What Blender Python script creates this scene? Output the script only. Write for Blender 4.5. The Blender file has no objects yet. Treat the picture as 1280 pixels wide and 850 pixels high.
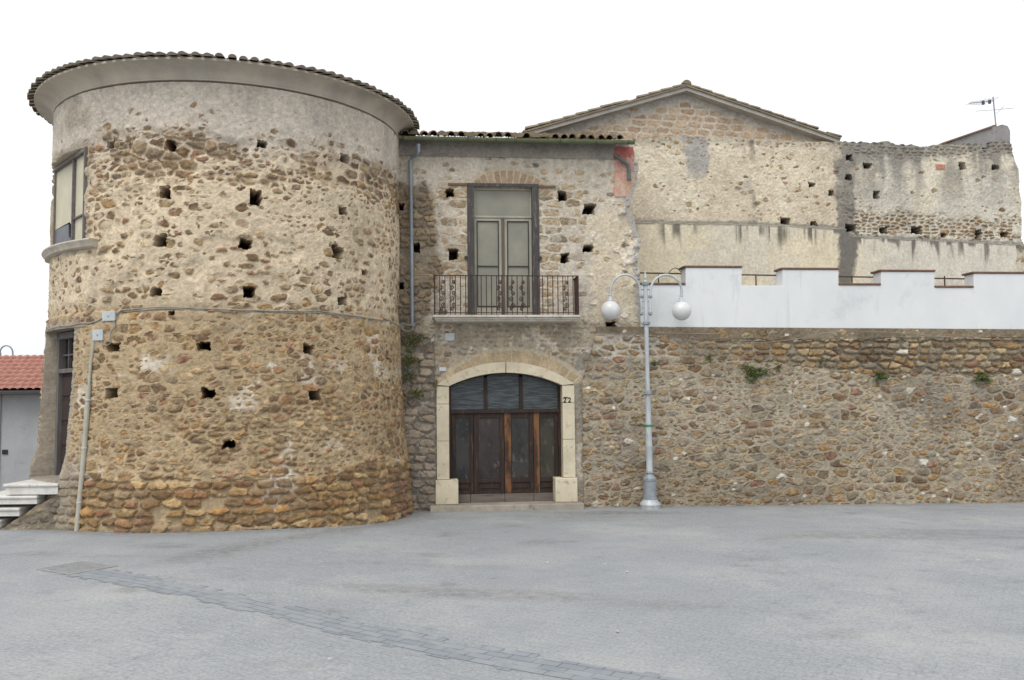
import bpy, bmesh, math, random
import numpy as np
from mathutils import Vector, Matrix

# ------------------------------------------------------------------ camera, world, sun, exposure
scn = bpy.context.scene
COL = scn.collection
CAM_H, F_PX, PITCH, ROLL = 2.4, 1115.0, 0.0650, -0.0095
cd = bpy.data.cameras.new('camera'); cam = bpy.data.objects.new('camera', cd); COL.objects.link(cam)
cd.sensor_width = 36.0; cd.lens = F_PX / 1280 * 36.0; cd.clip_end = 2000; cd.clip_start = 0.05
cam.matrix_world = Matrix.Translation((0, 0, CAM_H)) @ Matrix.Rotation(math.pi/2 + PITCH, 4, 'X') @ Matrix.Rotation(ROLL, 4, 'Z')
scn.camera = cam

world = bpy.data.worlds.new('World'); scn.world = world; world.use_nodes = True
nt = world.node_tree; nt.nodes.clear()
sky = nt.nodes.new('ShaderNodeTexSky'); sky.sky_type = 'NISHITA'; sky.sun_disc = False
SUN_EL, SUN_AZ = math.radians(56), math.radians(205)      # azimuth clockwise from +Y: behind and left of the camera
sky.sun_elevation = SUN_EL; sky.sun_rotation = SUN_AZ
sky.air_density = 1.0; sky.dust_density = 4.0; sky.ozone_density = 1.0
hs = nt.nodes.new('ShaderNodeHueSaturation'); hs.inputs['Saturation'].default_value = 0.06
mixw = nt.nodes.new('ShaderNodeMix'); mixw.data_type = 'RGBA'; mixw.inputs[0].default_value = 0.62
mixw.inputs[7].default_value = (10.0, 10.1, 10.3, 1)          # the even cloud layer
bg = nt.nodes.new('ShaderNodeBackground'); bg.inputs['Strength'].default_value = 0.12
wo = nt.nodes.new('ShaderNodeOutputWorld')
nt.links.new(sky.outputs[0], hs.inputs['Color']); nt.links.new(hs.outputs[0], mixw.inputs[6])
nt.links.new(mixw.outputs[2], bg.inputs[0]); nt.links.new(bg.outputs[0], wo.inputs[0])

sl = bpy.data.lights.new('sun', 'SUN'); sl.energy = 1.1; sl.angle = math.radians(35); sl.color = (1.0, 0.97, 0.93)
sun = bpy.data.objects.new('sun', sl); COL.objects.link(sun)
sdir = Vector((math.sin(SUN_AZ)*math.cos(SUN_EL), math.cos(SUN_AZ)*math.cos(SUN_EL), math.sin(SUN_EL)))
sun.rotation_euler = sdir.to_track_quat('Z', 'Y').to_euler(); sun.location = (0, 0, 30)

scn.render.engine = 'CYCLES'
vs = scn.view_settings
vs.view_transform = 'Standard'; vs.look = 'None'; vs.gamma = 1.0; vs.use_curve_mapping = False
vs.exposure = 0.25

# ------------------------------------------------------------------ measuring: photo pixel -> point on a surface of the place
def ray(px, py):
    X = px-640; Y = -(py-425); c, s = math.cos(ROLL), math.sin(ROLL)
    x = X*c-Y*s; y = X*s+Y*c
    return np.array([x/F_PX, math.cos(PITCH)-math.sin(PITCH)*y/F_PX, math.sin(PITCH)+math.cos(PITCH)*y/F_PX])

class Plane:
    """vertical wall plane y = Y0 + k x, u runs along it from x = 0"""
    def __init__(s, Y0, k):
        s.Y0, s.k = Y0, k; n = math.hypot(1, k)
        s.T = np.array([1/n, k/n, 0]); s.N = np.array([k/n, -1/n, 0]); s.O = np.array([0, Y0, 0.])
    def uv(s, px, py, d=0.0):
        v = ray(px, py); C = np.array([0, 0, CAM_H]); O = s.O + s.N*d
        t = ((O-C) @ s.N)/(v @ s.N); P = C + t*v - O
        return float(P @ s.T), float(P[2])
    def P(s, u, z, d=0.0):
        return s.O + s.T*u + s.N*d + np.array([0, 0, z])
    def pts(s, lst, d=0.0): return [s.uv(a, b, d) for a, b in lst]

FAC = Plane(19.6, 0.10)          # house front and retaining wall
UPP = Plane(22.2, 0.20)          # upper ruined wall behind the terrace
GAB = Plane(22.75, 0.20)         # gable of the house behind it

TCX, TCY, TR = -5.92, 18.9, 3.46
ZP = np.array([-1, 0.0, 1.35, 2.4, 3.3, 4.0, 6.0, 8.0, 9.0]); RP = np.array([3.78, 3.70, 3.60, 3.535, 3.49, 3.465, 3.465, 3.46, 3.46])
def trad(z): return np.interp(z, ZP, RP)
def tw(px, py, off=0.0):
    """pixel -> (theta, z) on the tower skin"""
    v = ray(px, py); R = TR + off; z = 3.0
    for _ in range(12):
        a = v[0]**2+v[1]**2; b = -2*(v[0]*TCX+v[1]*TCY); c = TCX**2+TCY**2-R*R
        disc = b*b-4*a*c
        t = (-b-math.sqrt(disc))/(2*a) if disc > 0 else -b/(2*a)
        z = CAM_H+t*v[2]; R = float(trad(z))+off
    x, y = t*v[0]-TCX, t*v[1]-TCY
    return math.atan2(x, -y), z
def TP(th, z, off=0.0):
    R = float(trad(z))+off
    return np.array([TCX+R*math.sin(th), TCY-R*math.cos(th), z])
def ground_z(x, y):
    a = np.clip(-x/5.0, 0, 1); b = np.clip((19.4-y)/4.2, 0, 1)
    a = a*a*(3-2*a); b = b*b*(3-2*b)
    c = np.clip((x-2)/10, 0, 1)
    return 0.2*a*b - 0.11*c
def on_ground(px, py):
    v = ray(px, py); z = 0.0
    for _ in range(8):
        t = (z-CAM_H)/v[2]; x, y = t*v[0], t*v[1]; z = float(ground_z(x, y))
    return np.array([x, y, z])
def at_y(px, py, Y):
    v = ray(px, py); t = Y/v[1]
    return np.array([t*v[0], Y, CAM_H+t*v[2]])

# ------------------------------------------------------------------ helpers
def lin(c):
    c = np.asarray(c, float)/255.0
    return np.where(c <= 0.04045, c/12.92, ((c+0.055)/1.055)**2.4)
def S(r, g, b): return tuple(float(x) for x in lin((r, g, b)))

def origin_of(o):
    p = Vector((0, 0, 0))
    while o is not None:
        p += o.location; o = o.parent
    return p
def thing(name, label, cat, loc=(0, 0, 0), group=None):
    o = bpy.data.objects.new(name, None); COL.objects.link(o); o.location = Vector([float(v) for v in loc])
    o.empty_display_size = 0.2
    o['label'] = label; o['category'] = cat
    if group: o['group'] = group
    return o
def tag(o, label, cat, group=None, kind=None):
    o['label'] = label; o['category'] = cat
    if group: o['group'] = group
    if kind: o['kind'] = kind
    return o

class MB:
    def __init__(s): s.v = []; s.f = []
    def add(s, vs, fs):
        b = len(s.v); s.v += [tuple(float(c) for c in p) for p in vs]; s.f += [tuple(b+i for i in f) for f in fs]
    def hexa(s, p):          # 8 points: bottom 4 (ccw), top 4
        s.add(p, [(3, 2, 1, 0), (4, 5, 6, 7), (0, 1, 5, 4), (1, 2, 6, 5), (2, 3, 7, 6), (3, 0, 4, 7)])
    def box(s, x0, x1, y0, y1, z0, z1):
        s.hexa([(x0, y0, z0), (x1, y0, z0), (x1, y1, z0), (x0, y1, z0), (x0, y0, z1), (x1, y0, z1), (x1, y1, z1), (x0, y1, z1)])
    def pbox(s, pl, u0, u1, z0, z1, d0, d1):      # box in a wall plane, d = distance out of the wall
        s.hexa([pl.P(u0, z0, d1), pl.P(u1, z0, d1), pl.P(u1, z0, d0), pl.P(u0, z0, d0), pl.P(u0, z1, d1), pl.P(u1, z1, d1), pl.P(u1, z1, d0), pl.P(u0, z1, d0)])
    def pprism(s, pl, poly, d0, d1):              # polygon (u,z) extruded from d0 to d1
        n = len(poly)
        s.add([pl.P(u, z, d1) for u, z in poly]+[pl.P(u, z, d0) for u, z in poly],
              [tuple(range(n)), tuple(range(2*n-1, n-1, -1))]+[(i, n+i, n+(i+1) % n, (i+1) % n) for i in range(n)])
    def tube(s, pts, r, n=8, cap=True):
        pts = [Vector([float(c) for c in p]) for p in pts]; rs = r if hasattr(r, '__len__') else [r]*len(pts)
        rings = []; up = None
        for i, p in enumerate(pts):
            d = (pts[min(i+1, len(pts)-1)]-pts[max(i-1, 0)])
            if d.length < 1e-9: d = Vector((0, 0, 1))
            d.normalize()
            if up is None:
                up = Vector((0, 0, 1)) if abs(d.z) < .9 else Vector((1, 0, 0))
            a = d.cross(up); 
            if a.length < 1e-4: a = d.cross(Vector((0.3, 1, 0.2)))
            a.normalize(); b = a.cross(d).normalized(); up = b
            rings.append([p+(a*math.cos(2*math.pi*k/n)+b*math.sin(2*math.pi*k/n))*rs[i] for k in range(n)])
        vs = [q for rg in rings for q in rg]; fs = []
        for i in range(len(rings)-1):
            for k in range(n):
                fs.append((i*n+k, i*n+(k+1) % n, (i+1)*n+(k+1) % n, (i+1)*n+k))
        if cap: fs += [tuple(range(n-1, -1, -1)), tuple(range((len(rings)-1)*n, len(rings)*n))]
        s.add(vs, fs)
    def lathe(s, prof, c=(0, 0), n=24, lean=(0, 0)):         # prof (r,z)
        vs = []; fs = []
        for r, z in prof:
            for k in range(n):
                a = 2*math.pi*k/n
                vs.append((c[0]+lean[0]*z+r*math.cos(a), c[1]+lean[1]*z+r*math.sin(a), z))
        for i in range(len(prof)-1):
            for k in range(n):
                fs.append((i*n+k, i*n+(k+1) % n, (i+1)*n+(k+1) % n, (i+1)*n+k))
        fs += [tuple(range(n-1, -1, -1)), tuple(range((len(prof)-1)*n, len(prof)*n))]
        s.add(vs, fs)
    def build(s, name, mat, parent=None, smooth=False, bevel=0.0):
        off = origin_of(parent)
        me = bpy.data.meshes.new(name)
        me.from_pydata([(p[0]-off.x, p[1]-off.y, p[2]-off.z) for p in s.v], [], s.f); me.update()
        o = bpy.data.objects.new(name, me); COL.objects.link(o); o.data.materials.append(mat)
        bm = bmesh.new(); bm.from_mesh(me); bmesh.ops.recalc_face_normals(bm, faces=bm.faces); bm.to_mesh(me); bm.free()
        if smooth:
            me.polygons.foreach_set('use_smooth', [True]*len(me.polygons))
            me.set_sharp_from_angle(angle=math.radians(38))
        if parent is not None: o.parent = parent
        if bevel > 0:
            m = o.modifiers.new('bevel', 'BEVEL'); m.width = bevel; m.segments = 2; m.limit_method = 'ANGLE'
        return o

# ---- materials
def new_mat(name):
    m = bpy.data.materials.new(name); m.use_nodes = True
    n = m.node_tree; b = n.nodes['Principled BSDF']; b.inputs['Specular IOR Level'].default_value = 0.3
    return m, n, b
def noise_node(n, scale, detail=5, rough=.6, vec=None):
    t = n.nodes.new('ShaderNodeTexNoise'); t.inputs['Scale'].default_value = scale
    t.inputs['Detail'].default_value = detail; t.inputs['Roughness'].default_value = rough
    if vec: n.links.new(vec, t.inputs['Vector'])
    return t
def mixc(n, a, b, f, mode='MIX'):
    m = n.nodes.new('ShaderNodeMix'); m.data_type = 'RGBA'; m.blend_type = mode
    for sock, v in ((6, a), (7, b), (0, f)):
        if hasattr(v, 'links'): n.links.new(v, m.inputs[sock])
        elif sock == 0: m.inputs[0].default_value = v
        else: m.inputs[sock].default_value = (*v[:3], 1)
    return m.outputs[2]
def ramp(n, fac, a, b):
    r = n.nodes.new('ShaderNodeMapRange'); r.inputs['From Min'].default_value = a; r.inputs['From Max'].default_value = b
    n.links.new(fac, r.inputs['Value']); return r.outputs[0]
def bump(n, b, h, strength, dist):
    bp = n.nodes.new('ShaderNodeBump'); bp.inputs['Strength'].default_value = strength; bp.inputs['Distance'].default_value = dist
    n.links.new(h, bp.inputs['Height']); n.links.new(bp.outputs[0], b.inputs['Normal'])
def prin(name, c1, c2=None, scale=6, rough=.7, metal=0, lo=.35, hi=.7, bscale=60, bstr=.2, spec=.3, stretch=None, c3=None):
    m, n, b = new_mat(name); b.inputs['Roughness'].default_value = rough; b.inputs['Metallic'].default_value = metal
    b.inputs['Specular IOR Level'].default_value = spec
    tc = n.nodes.new('ShaderNodeTexCoord'); vec = tc.outputs['Object']
    if stretch:
        mp = n.nodes.new('ShaderNodeMapping'); mp.inputs['Scale'].default_value = stretch; n.links.new(vec, mp.inputs['Vector']); vec = mp.outputs[0]
    t = noise_node(n, scale, 6, .62, vec)
    col = mixc(n, c1, c2 or [x*.75 for x in c1], ramp(n, t.outputs['Fac'], lo, hi))
    if c3:
        t3 = noise_node(n, scale*2.7, 8, .7, vec); col = mixc(n, col, c3, ramp(n, t3.outputs['Fac'], .56, .66))
    n.links.new(col, b.inputs['Base Color'])
    t2 = noise_node(n, bscale, 4, .6, vec); bump(n, b, t2.outputs['Fac'], bstr, .01)
    return m
def wall_mat(name, fine=55, amt=.42, bstr=.55):
    m, n, b = new_mat(name); b.inputs['Roughness'].default_value = .93; b.inputs['Specular IOR Level'].default_value = .12
    a = n.nodes.new('ShaderNodeVertexColor'); a.layer_name = 'Col'
    tc = n.nodes.new('ShaderNodeTexCoord')
    t = noise_node(n, fine, 6, .68, tc.outputs['Object'])
    t2 = noise_node(n, 14, 6, .65, tc.outputs['Object'])
    g = n.nodes.new('ShaderNodeMath'); g.operation = 'ADD'
    n.links.new(ramp(n, t.outputs['Fac'], .2, .8), g.inputs[0]); n.links.new(ramp(n, t2.outputs['Fac'], .2, .8), g.inputs[1])
    k = n.nodes.new('ShaderNodeMapRange'); k.inputs['From Min'].default_value = 0.3; k.inputs['From Max'].default_value = 1.7
    k.inputs['To Min'].default_value = 1-amt; k.inputs['To Max'].default_value = 1+amt; n.links.new(g.outputs[0], k.inputs['Value'])
    mul = n.nodes.new('ShaderNodeVectorMath'); mul.operation = 'SCALE'
    n.links.new(a.outputs['Color'], mul.inputs[0]); n.links.new(k.outputs[0], mul.inputs['Scale'])
    n.links.new(mul.outputs[0], b.inputs['Base Color'])
    bump(n, b, g.outputs[0], bstr, .012)
    return m

# ---- numpy noise and rubble
RNG = np.random.default_rng(7)
TAB = RNG.random((8, 256, 256))
def h(ix, iy, k, seed): return TAB[k % 8, (ix+seed*37) % 256, (iy+seed*91) % 256]
def vnoise(x, y, seed=0):
    ix = np.floor(x).astype(int); iy = np.floor(y).astype(int); fx = x-ix; fy = y-iy
    fx = fx*fx*(3-2*fx); fy = fy*fy*(3-2*fy)
    a = h(ix, iy, 0, seed); b = h(ix+1, iy, 0, seed); c = h(ix, iy+1, 0, seed); d = h(ix+1, iy+1, 0, seed)
    return (a*(1-fx)+b*fx)*(1-fy)+(c*(1-fx)+d*fx)*fy
def fbm(x, y, seed=0, o=4):
    s = 0; a = .5; t = 0
    for i in range(o):
        s = s+a*vnoise(x*2**i+i*17.3, y*2**i+i*5.7, seed+i); t += a; a *= .55
    return s/t
def sm(a, b, x):
    t = np.clip((x-a)/(b-a), 0, 1); return t*t*(3-2*t)
def mixn(a, b, m):
    if np.ndim(a) and np.ndim(a) != np.ndim(m): return a*(1-m[..., None])+b*m[..., None]
    return a*(1-m)+b*m
def cells(u, v, cw, ch, seed, ju=.75, jv=.5, warp=.16):
    """irregular stones about cw x ch metres: distance to the joint, three random numbers per stone"""
    x = u/cw + warp*(fbm(u/cw*1.1, v/ch*1.1, seed+50, 3)-.5)*2
    y = v/ch + warp*1.2*(fbm(u/cw*.9+40, v/ch*1.1, seed+60, 3)-.5)*2 + .35*(fbm(u/cw*.25, v/ch*.1, seed+70, 2)-.5)
    iy = np.floor(y).astype(int)
    best = np.full(x.shape, 1e9); bx = np.zeros_like(x); by = np.zeros_like(x); bi = np.zeros(x.shape, int); bj = np.zeros(x.shape, int)
    nb = []
    for dj in (-2, -1, 0, 1, 2):
        row = iy+dj; sft = h(row, row*0, 3, seed)
        ix = np.floor(x-sft).astype(int)
        for di in (-2, -1, 0, 1, 2):
            ci = ix+di
            px = ci+.5+sft+ju*(h(ci, row, 1, seed)-.5); py = row+.5+jv*(h(ci, row, 2, seed)-.5)
            d = (px-x)**2+(py-y)**2; nb.append((px, py))
            m = d < best
            best = np.where(m, d, best); bx = np.where(m, px, bx); by = np.where(m, py, by); bi = np.where(m, ci, bi); bj = np.where(m, row, bj)
    e = np.full(x.shape, 9.0)
    for px, py in nb:
        nx, ny = px-bx, py-by; L = np.hypot(nx, ny); ok = L > 1e-6; L = np.where(ok, L, 1); nx = nx/L; ny = ny/L
        dd = ((px+bx)/2-x)*nx+((py+by)/2-y)*ny
        dd = dd/np.sqrt((nx/cw)**2+(ny/ch)**2)
        e = np.where(ok, np.minimum(e, dd), e)
    return e, h(bi, bj, 4, seed), h(bi, bj, 5, seed), h(bi, bj, 6, seed), (.58-.12*h(bi, bj, 7, seed)-np.sqrt(best))*min(cw, ch)*1.15
def choose(m, A, B): return tuple(np.where(m, a, b) for a, b in zip(A, B))
def masonry(u, v, cell, dens, dry, pal, mort, seed, hs=.035, gap=.010, sharp=.016, over=0.0, con=1.0, smear=.5, blob=1.0):
    """dens 0..1 how much stone shows through the plaster; dry 0..1 how far the joints are washed out"""
    e, r1, r2, r3, rad = cell
    n = fbm(u*8, v*8, seed, 4)-.5; n2 = fbm(u*26, v*26, seed+9, 3)-.5; lo = fbm(u*1.1, v*1.1, seed+5, 3)-.5; n3 = fbm(u*15, v*15, seed+12, 3)-.5
    rnd_ = np.clip(sm(1.05, .55, dens)+.30, 0, 1)*blob*(1-.7*dry)
    ee = e*(1-rnd_)+np.minimum(e, rad)*rnd_+.040*n+.040*n3
    th = gap*(.6+.9*r3)+(1-dens)*.014
    ex = sm(-.04, .04, dens*1.08+.55*lo+.16*n-r1)
    cov = sm(.50, .62, fbm(u*5, v*6.5, seed+14, 4)+.10*n2)*smear*(1-dry)
    m = sm(th, th+sharp, ee)*ex*(1-cov)
    dome = 1-(1-np.clip((ee-th)/.055, 0, 1))**2
    hst = hs*(.45+.75*r2)*dome+.014*n+.012*n3
    flush = hs*(.66+over)+.022*n+.012*n3
    lm = mixn(flush, -.045+.02*n, dry)
    fac = fbm(u*11+r1*40, v*13+r2*40, seed+17, 3)-.5
    D = mixn(lm, hst+.030*fac, m)+.012*n2
    pal = np.asarray(pal); k = np.minimum((r3*len(pal)).astype(int), len(pal)-1)
    sc = pal[k]*((.90+.30*r2)*(1+con*(.45*n+.50*n2+.35*n3+.5*fac)))[..., None]
    mc = mort*(1+.30*n+.25*n2+.25*n3+.35*lo)[..., None]
    return D, mixn(mc, sc, m), m
def poly_mask(u, v, poly, soft=.03, wob=.0, seed=3):
    """soft mask of a polygon given in (u,v)"""
    if wob: 
        u = u+wob*(fbm(u*4, v*4, seed)-.5)*2; v = v+wob*(fbm(u*4+9, v*4+3, seed+1)-.5)*2
    ins = np.zeros(u.shape, bool); d = np.full(u.shape, 1e9); n = len(poly)
    for i in range(n):
        x0, y0 = poly[i]; x1, y1 = poly[(i+1) % n]
        if y0 != y1:
            c = ((y0 > v) != (y1 > v)) & (u < (x1-x0)*(v-y0)/(y1-y0)+x0); ins ^= c
        L2 = max((x1-x0)**2+(y1-y0)**2, 1e-12); t = np.clip(((u-x0)*(x1-x0)+(v-y0)*(y1-y0))/L2, 0, 1)
        d = np.minimum(d, np.hypot(u-x0-t*(x1-x0), v-y0-t*(y1-y0)))
    sd = np.where(ins, d, -d)
    return sm(-soft, soft, sd)
def holes_mask(u, v, lst, seed=11):
    """putlog holes: (u, v, width, height)"""
    m = np.zeros(u.shape); wu = u+.11*(fbm(u*7, v*7, seed)-.5)+.03*(fbm(u*24, v*24, seed+2, 2)-.5); wv = v+.10*(fbm(u*7+5, v*7+7, seed+1)-.5)+.03*(fbm(u*24, v*24, seed+4, 2)-.5)
    for a, b, w, hh in lst:
        q = np.maximum(np.abs(wu-a)-w/2, np.abs(wv-b)-hh/2); m = np.maximum(m, sm(.011, -.011, q))
    return m
def pad_back(U, V, D, C, th, back):
    """close a relief sheet at its left, right and upper edge with strips of depth th"""
    pw = ((0, 1), (1, 1))
    U = np.pad(U, pw, mode='edge'); V = np.pad(V, pw, mode='edge'); C = np.pad(C, pw+((0, 0),), mode='edge')
    D = np.pad(D, pw, mode='edge'); D[:, 0] = D[:, -1] = -th; D[-1, :] = -th
    return U, V, D, C
def relief(name, P, C, mat, parent=None, smooth=False, extra=None, keep=None):
    """grid of world points P[nv,nu,3] with linear colours -> one mesh"""
    off = np.array(origin_of(parent)); nv, nu = P.shape[:2]
    idx = np.arange(nv*nu).reshape(nv, nu)
    q = np.stack([idx[:-1, :-1], idx[:-1, 1:], idx[1:, 1:], idx[1:, :-1]], -1).reshape(-1, 4)
    if keep is not None: q = q[keep.reshape(-1)]
    vs = (P.reshape(-1, 3)-off); cs = C.reshape(-1, 3); lum = cs.mean(-1, keepdims=True); cs = lum*.16+cs*.84
    if extra:
        ev, ef, ec = extra; b = len(vs); vs = np.concatenate([vs, np.asarray(ev, float)-off]); q = np.concatenate([q, np.asarray(ef)+b]); cs = np.concatenate([cs, np.tile(ec, (len(ev), 1))])
    me = bpy.data.meshes.new(name)
    me.vertices.add(len(vs)); me.vertices.foreach_set('co', vs.astype(np.float32).ravel())
    me.loops.add(len(q)*4); me.loops.foreach_set('vertex_index', q.astype(np.int32).ravel())
    me.polygons.add(len(q)); me.polygons.foreach_set('loop_start', np.arange(0, len(q)*4, 4, dtype=np.int32))
    me.update(calc_edges=True)
    at = me.color_attributes.new('Col', 'FLOAT_COLOR', 'POINT')
    c4 = np.ones((len(vs), 4), np.float32); c4[:, :3] = np.clip(cs, 0.004, .9); at.data.foreach_set('color', c4.ravel())
    me.polygons.foreach_set('use_smooth', np.full(len(q), smooth))
    me.validate()
    o = bpy.data.objects.new(name, me); COL.objects.link(o); me.materials.append(mat)
    if parent is not None: o.parent = parent
    return o
def flat_wall(pl, u0, u1, z0, z1, res=.019):
    nu = int((u1-u0)/res)+2; nv = int((z1-z0)/res)+2
    return np.meshgrid(np.linspace(u0, u1, nu), np.linspace(z0, z1, nv))
def plane_pts(pl, U, V, D):
    return pl.O + pl.T*U[..., None] + pl.N*D[..., None] + np.array([0, 0, 1.])*V[..., None]

# palettes (albedo)
OCHRE = np.array([S(160, 136, 98), S(146, 122, 86), S(152, 132, 102), S(134, 110, 78), S(168, 146, 110), S(142, 122, 94), S(156, 124, 80), S(126, 104, 78), S(150, 116, 84)])
BROWN = np.array([S(136, 112, 82), S(122, 100, 76), S(144, 122, 92), S(114, 94, 72), S(130, 112, 90), S(126, 100, 72), S(138, 104, 82)])
PALE = np.array([S(178, 156, 124), S(168, 146, 114), S(162, 142, 114), S(172, 154, 128), S(158, 138, 108)])
GREY = np.array([S(146, 132, 110), S(134, 122, 104), S(152, 138, 112), S(124, 112, 94), S(156, 138, 106), S(142, 132, 116)])
WALL = wall_mat('masonry')

# ================================================================== GROUND
def build_ground():
    xs = np.concatenate([[-900, -300, -120, -60, -40, -30], np.arange(-24, 24.1, .2), [32, 40, 60, 120, 300, 900]])
    ys = np.concatenate([[-900, -300, -100, -40, -20, -10], np.arange(-4, 28.1, .18), [40, 60, 120, 300, 900]])
    X, Y = np.meshgrid(xs, ys); Z = ground_z(X, Y)
    m, n, b = new_mat('paving'); b.inputs['Roughness'].default_value = .82; b.inputs['Specular IOR Level'].default_value = .25
    tc = n.nodes.new('ShaderNodeTexCoord'); mp = n.nodes.new('ShaderNodeMapping')
    mp.inputs['Rotation'].default_value = (0, 0, math.radians(31.2)); n.links.new(tc.outputs['Object'], mp.inputs['Vector'])
    br = n.nodes.new('ShaderNodeTexBrick'); n.links.new(mp.outputs[0], br.inputs['Vector'])
    br.inputs['Scale'].default_value = 1; br.inputs['Brick Width'].default_value = .25; br.inputs['Row Height'].default_value = .125
    br.inputs['Mortar Size'].default_value = .004; br.inputs['Mortar Smooth'].default_value = .5; br.inputs['Bias'].default_value = 0
    br.inputs['Color1'].default_value = (*S(146, 150, 153), 1); br.inputs['Color2'].default_value = (*S(150, 153, 156), 1)
    br.inputs['Mortar'].default_value = (*S(134, 138, 141), 1)
    t = noise_node(n, .35, 6, .62, tc.outputs['Object']); t2 = noise_node(n, 2.6, 7, .7, tc.outputs['Object']); t3 = noise_node(n, 30, 5, .7, tc.outputs['Object'])
    c = mixc(n, br.outputs['Color'], S(168, 169, 168), ramp(n, t.outputs['Fac'], .46, .74))       # dust
    c = mixc(n, c, S(124, 130, 136), ramp(n, t2.outputs['Fac'], .56, .80))                        # worn, darker setts
    t5 = noise_node(n, 9, 6, .75, tc.outputs['Object'])
    c = mixc(n, c, S(114, 115, 116), ramp(n, t5.outputs['Fac'], .62, .74))
    t4 = noise_node(n, 5, 3, .5, tc.outputs['Object'])
    c = mixc(n, c, S(186, 186, 184), ramp(n, t4.outputs['Fac'], .735, .77))                       # pale spills
    mm = n.nodes.new('ShaderNodeMapRange'); mm.inputs['To Min'].default_value = .72; mm.inputs['To Max'].default_value = 1.18
    mm.inputs['From Min'].default_value = .3; mm.inputs['From Max'].default_value = .7
    n.links.new(t3.outputs['Fac'], mm.inputs['Value'])
    sc = n.nodes.new('ShaderNodeVectorMath'); sc.operation = 'SCALE'; n.links.new(c, sc.inputs[0]); n.links.new(mm.outputs[0], sc.inputs['Scale'])
    n.links.new(sc.outputs[0], b.inputs['Base Color'])
    ad = n.nodes.new('ShaderNodeMath'); ad.operation = 'SUBTRACT'; n.links.new(t3.outputs['Fac'], ad.inputs[0]); n.links.new(br.outputs['Fac'], ad.inputs[1])
    bump(n, b, ad.outputs[0], .5, .006)
    at = n.nodes.new('ShaderNodeVertexColor'); at.layer_name = 'Col'; t6 = noise_node(n, 7, 7, .7, tc.outputs['Object'])
    mu = n.nodes.new('ShaderNodeMath'); mu.operation = 'MULTIPLY'; n.links.new(at.outputs['Color'], mu.inputs[0]); n.links.new(ramp(n, t6.outputs['Fac'], .32, .62), mu.inputs[1])
    c2 = mixc(n, sc.outputs[0], S(104, 102, 98), mu.outputs[0]); n.links.new(c2, b.inputs['Base Color'])
    P = np.stack([X, Y, Z], -1)
    # dirt gathered along the foot of the walls, tyre worn tracks and old spills
    dw = np.where(X > -2.4, 19.6+.1*X-Y, 99)-.12; dt = np.hypot(X-TCX, Y-TCY)-3.78
    dirt = np.maximum(sm(.55, .0, dw+.5*(fbm(X*1.3, Y*1.3, 201, 3)-.5))*.55, sm(.6, .0, dt+.6*(fbm(X*1.3, Y*1.3, 202, 3)-.5))*.6)
    trk = fbm(X*.16, (Y+.10*X)*1.1, 203, 4); dirt = np.maximum(dirt, sm(.60, .78, trk)*.55*sm(8, 11, Y))
    dirt = np.maximum(dirt, sm(.68, .78, fbm(X*.9, Y*1.6, 204, 4))*.5)
    p0, p1 = on_ground(250, 694)[:2], on_ground(500, 652)[:2]; dd = (p1-p0)/np.hypot(*(p1-p0)); s_ = np.abs((X-p0[0])*-dd[1]+(Y-p0[1])*dd[0]); al = (X-p0[0])*dd[0]+(Y-p0[1])*dd[1]
    dirt = np.maximum(dirt, sm(.55, .05, s_+.5*(fbm(X*1.1, Y*1.1, 205, 3)-.5))*sm(-1.5, .4, al)*sm(6.5, 4, al)*.8)
    q0 = on_ground(735, 641)[:2]; dirt = np.maximum(dirt, sm(1.0, .2, np.hypot((X-q0[0]-.5)/1.9, (Y-q0[1])/.5)+.6*(fbm(X*2, Y*2, 206, 3)-.5))*.9)
    dirt[(np.abs(X) > 24) | (Y < -4) | (Y > 28)] = 0
    o = relief('piazza', P, np.repeat(dirt[..., None], 3, -1), m, smooth=True); o['kind'] = 'structure'
    # bands of darker setts let into the paving, 4 mm above it
    m2, n, b = new_mat('dark_setts'); b.inputs['Roughness'].default_value = .8
    tc = n.nodes.new('ShaderNodeTexCoord'); mp = n.nodes.new('ShaderNodeMapping')
    mp.inputs['Rotation'].default_value = (0, 0, math.radians(31.2)); n.links.new(tc.outputs['Object'], mp.inputs['Vector'])
    br = n.nodes.new('ShaderNodeTexBrick'); n.links.new(mp.outputs[0], br.inputs['Vector'])
    br.inputs['Scale'].default_value = 1; br.inputs['Brick Width'].default_value = .26; br.inputs['Row Height'].default_value = .13
    br.inputs['Mortar Size'].default_value = .006; br.inputs['Mortar Smooth'].default_value = .3
    br.inputs['Color1'].default_value = (*S(128, 134, 140), 1); br.inputs['Color2'].default_value = (*S(140, 145, 150), 1); br.inputs['Mortar'].default_value = (*S(92, 96, 100), 1)
    t = noise_node(n, 3, 7, .7, tc.outputs['Object'])
    c = mixc(n, br.outputs['Color'], S(147, 151, 154), ramp(n, t.outputs['Fac'], .45, .66)); n.links.new(c, b.inputs['Base Color'])
    t3 = noise_node(n, 30, 5, .7, tc.outputs['Object'])
    ad = n.nodes.new('ShaderNodeMath'); ad.operation = 'SUBTRACT'; n.links.new(t3.outputs['Fac'], ad.inputs[0]); n.links.new(br.outputs['Fac'], ad.inputs[1])
    bump(n, b, ad.outputs[0], .6, .008)
    rnd = random.Random(4)
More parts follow.
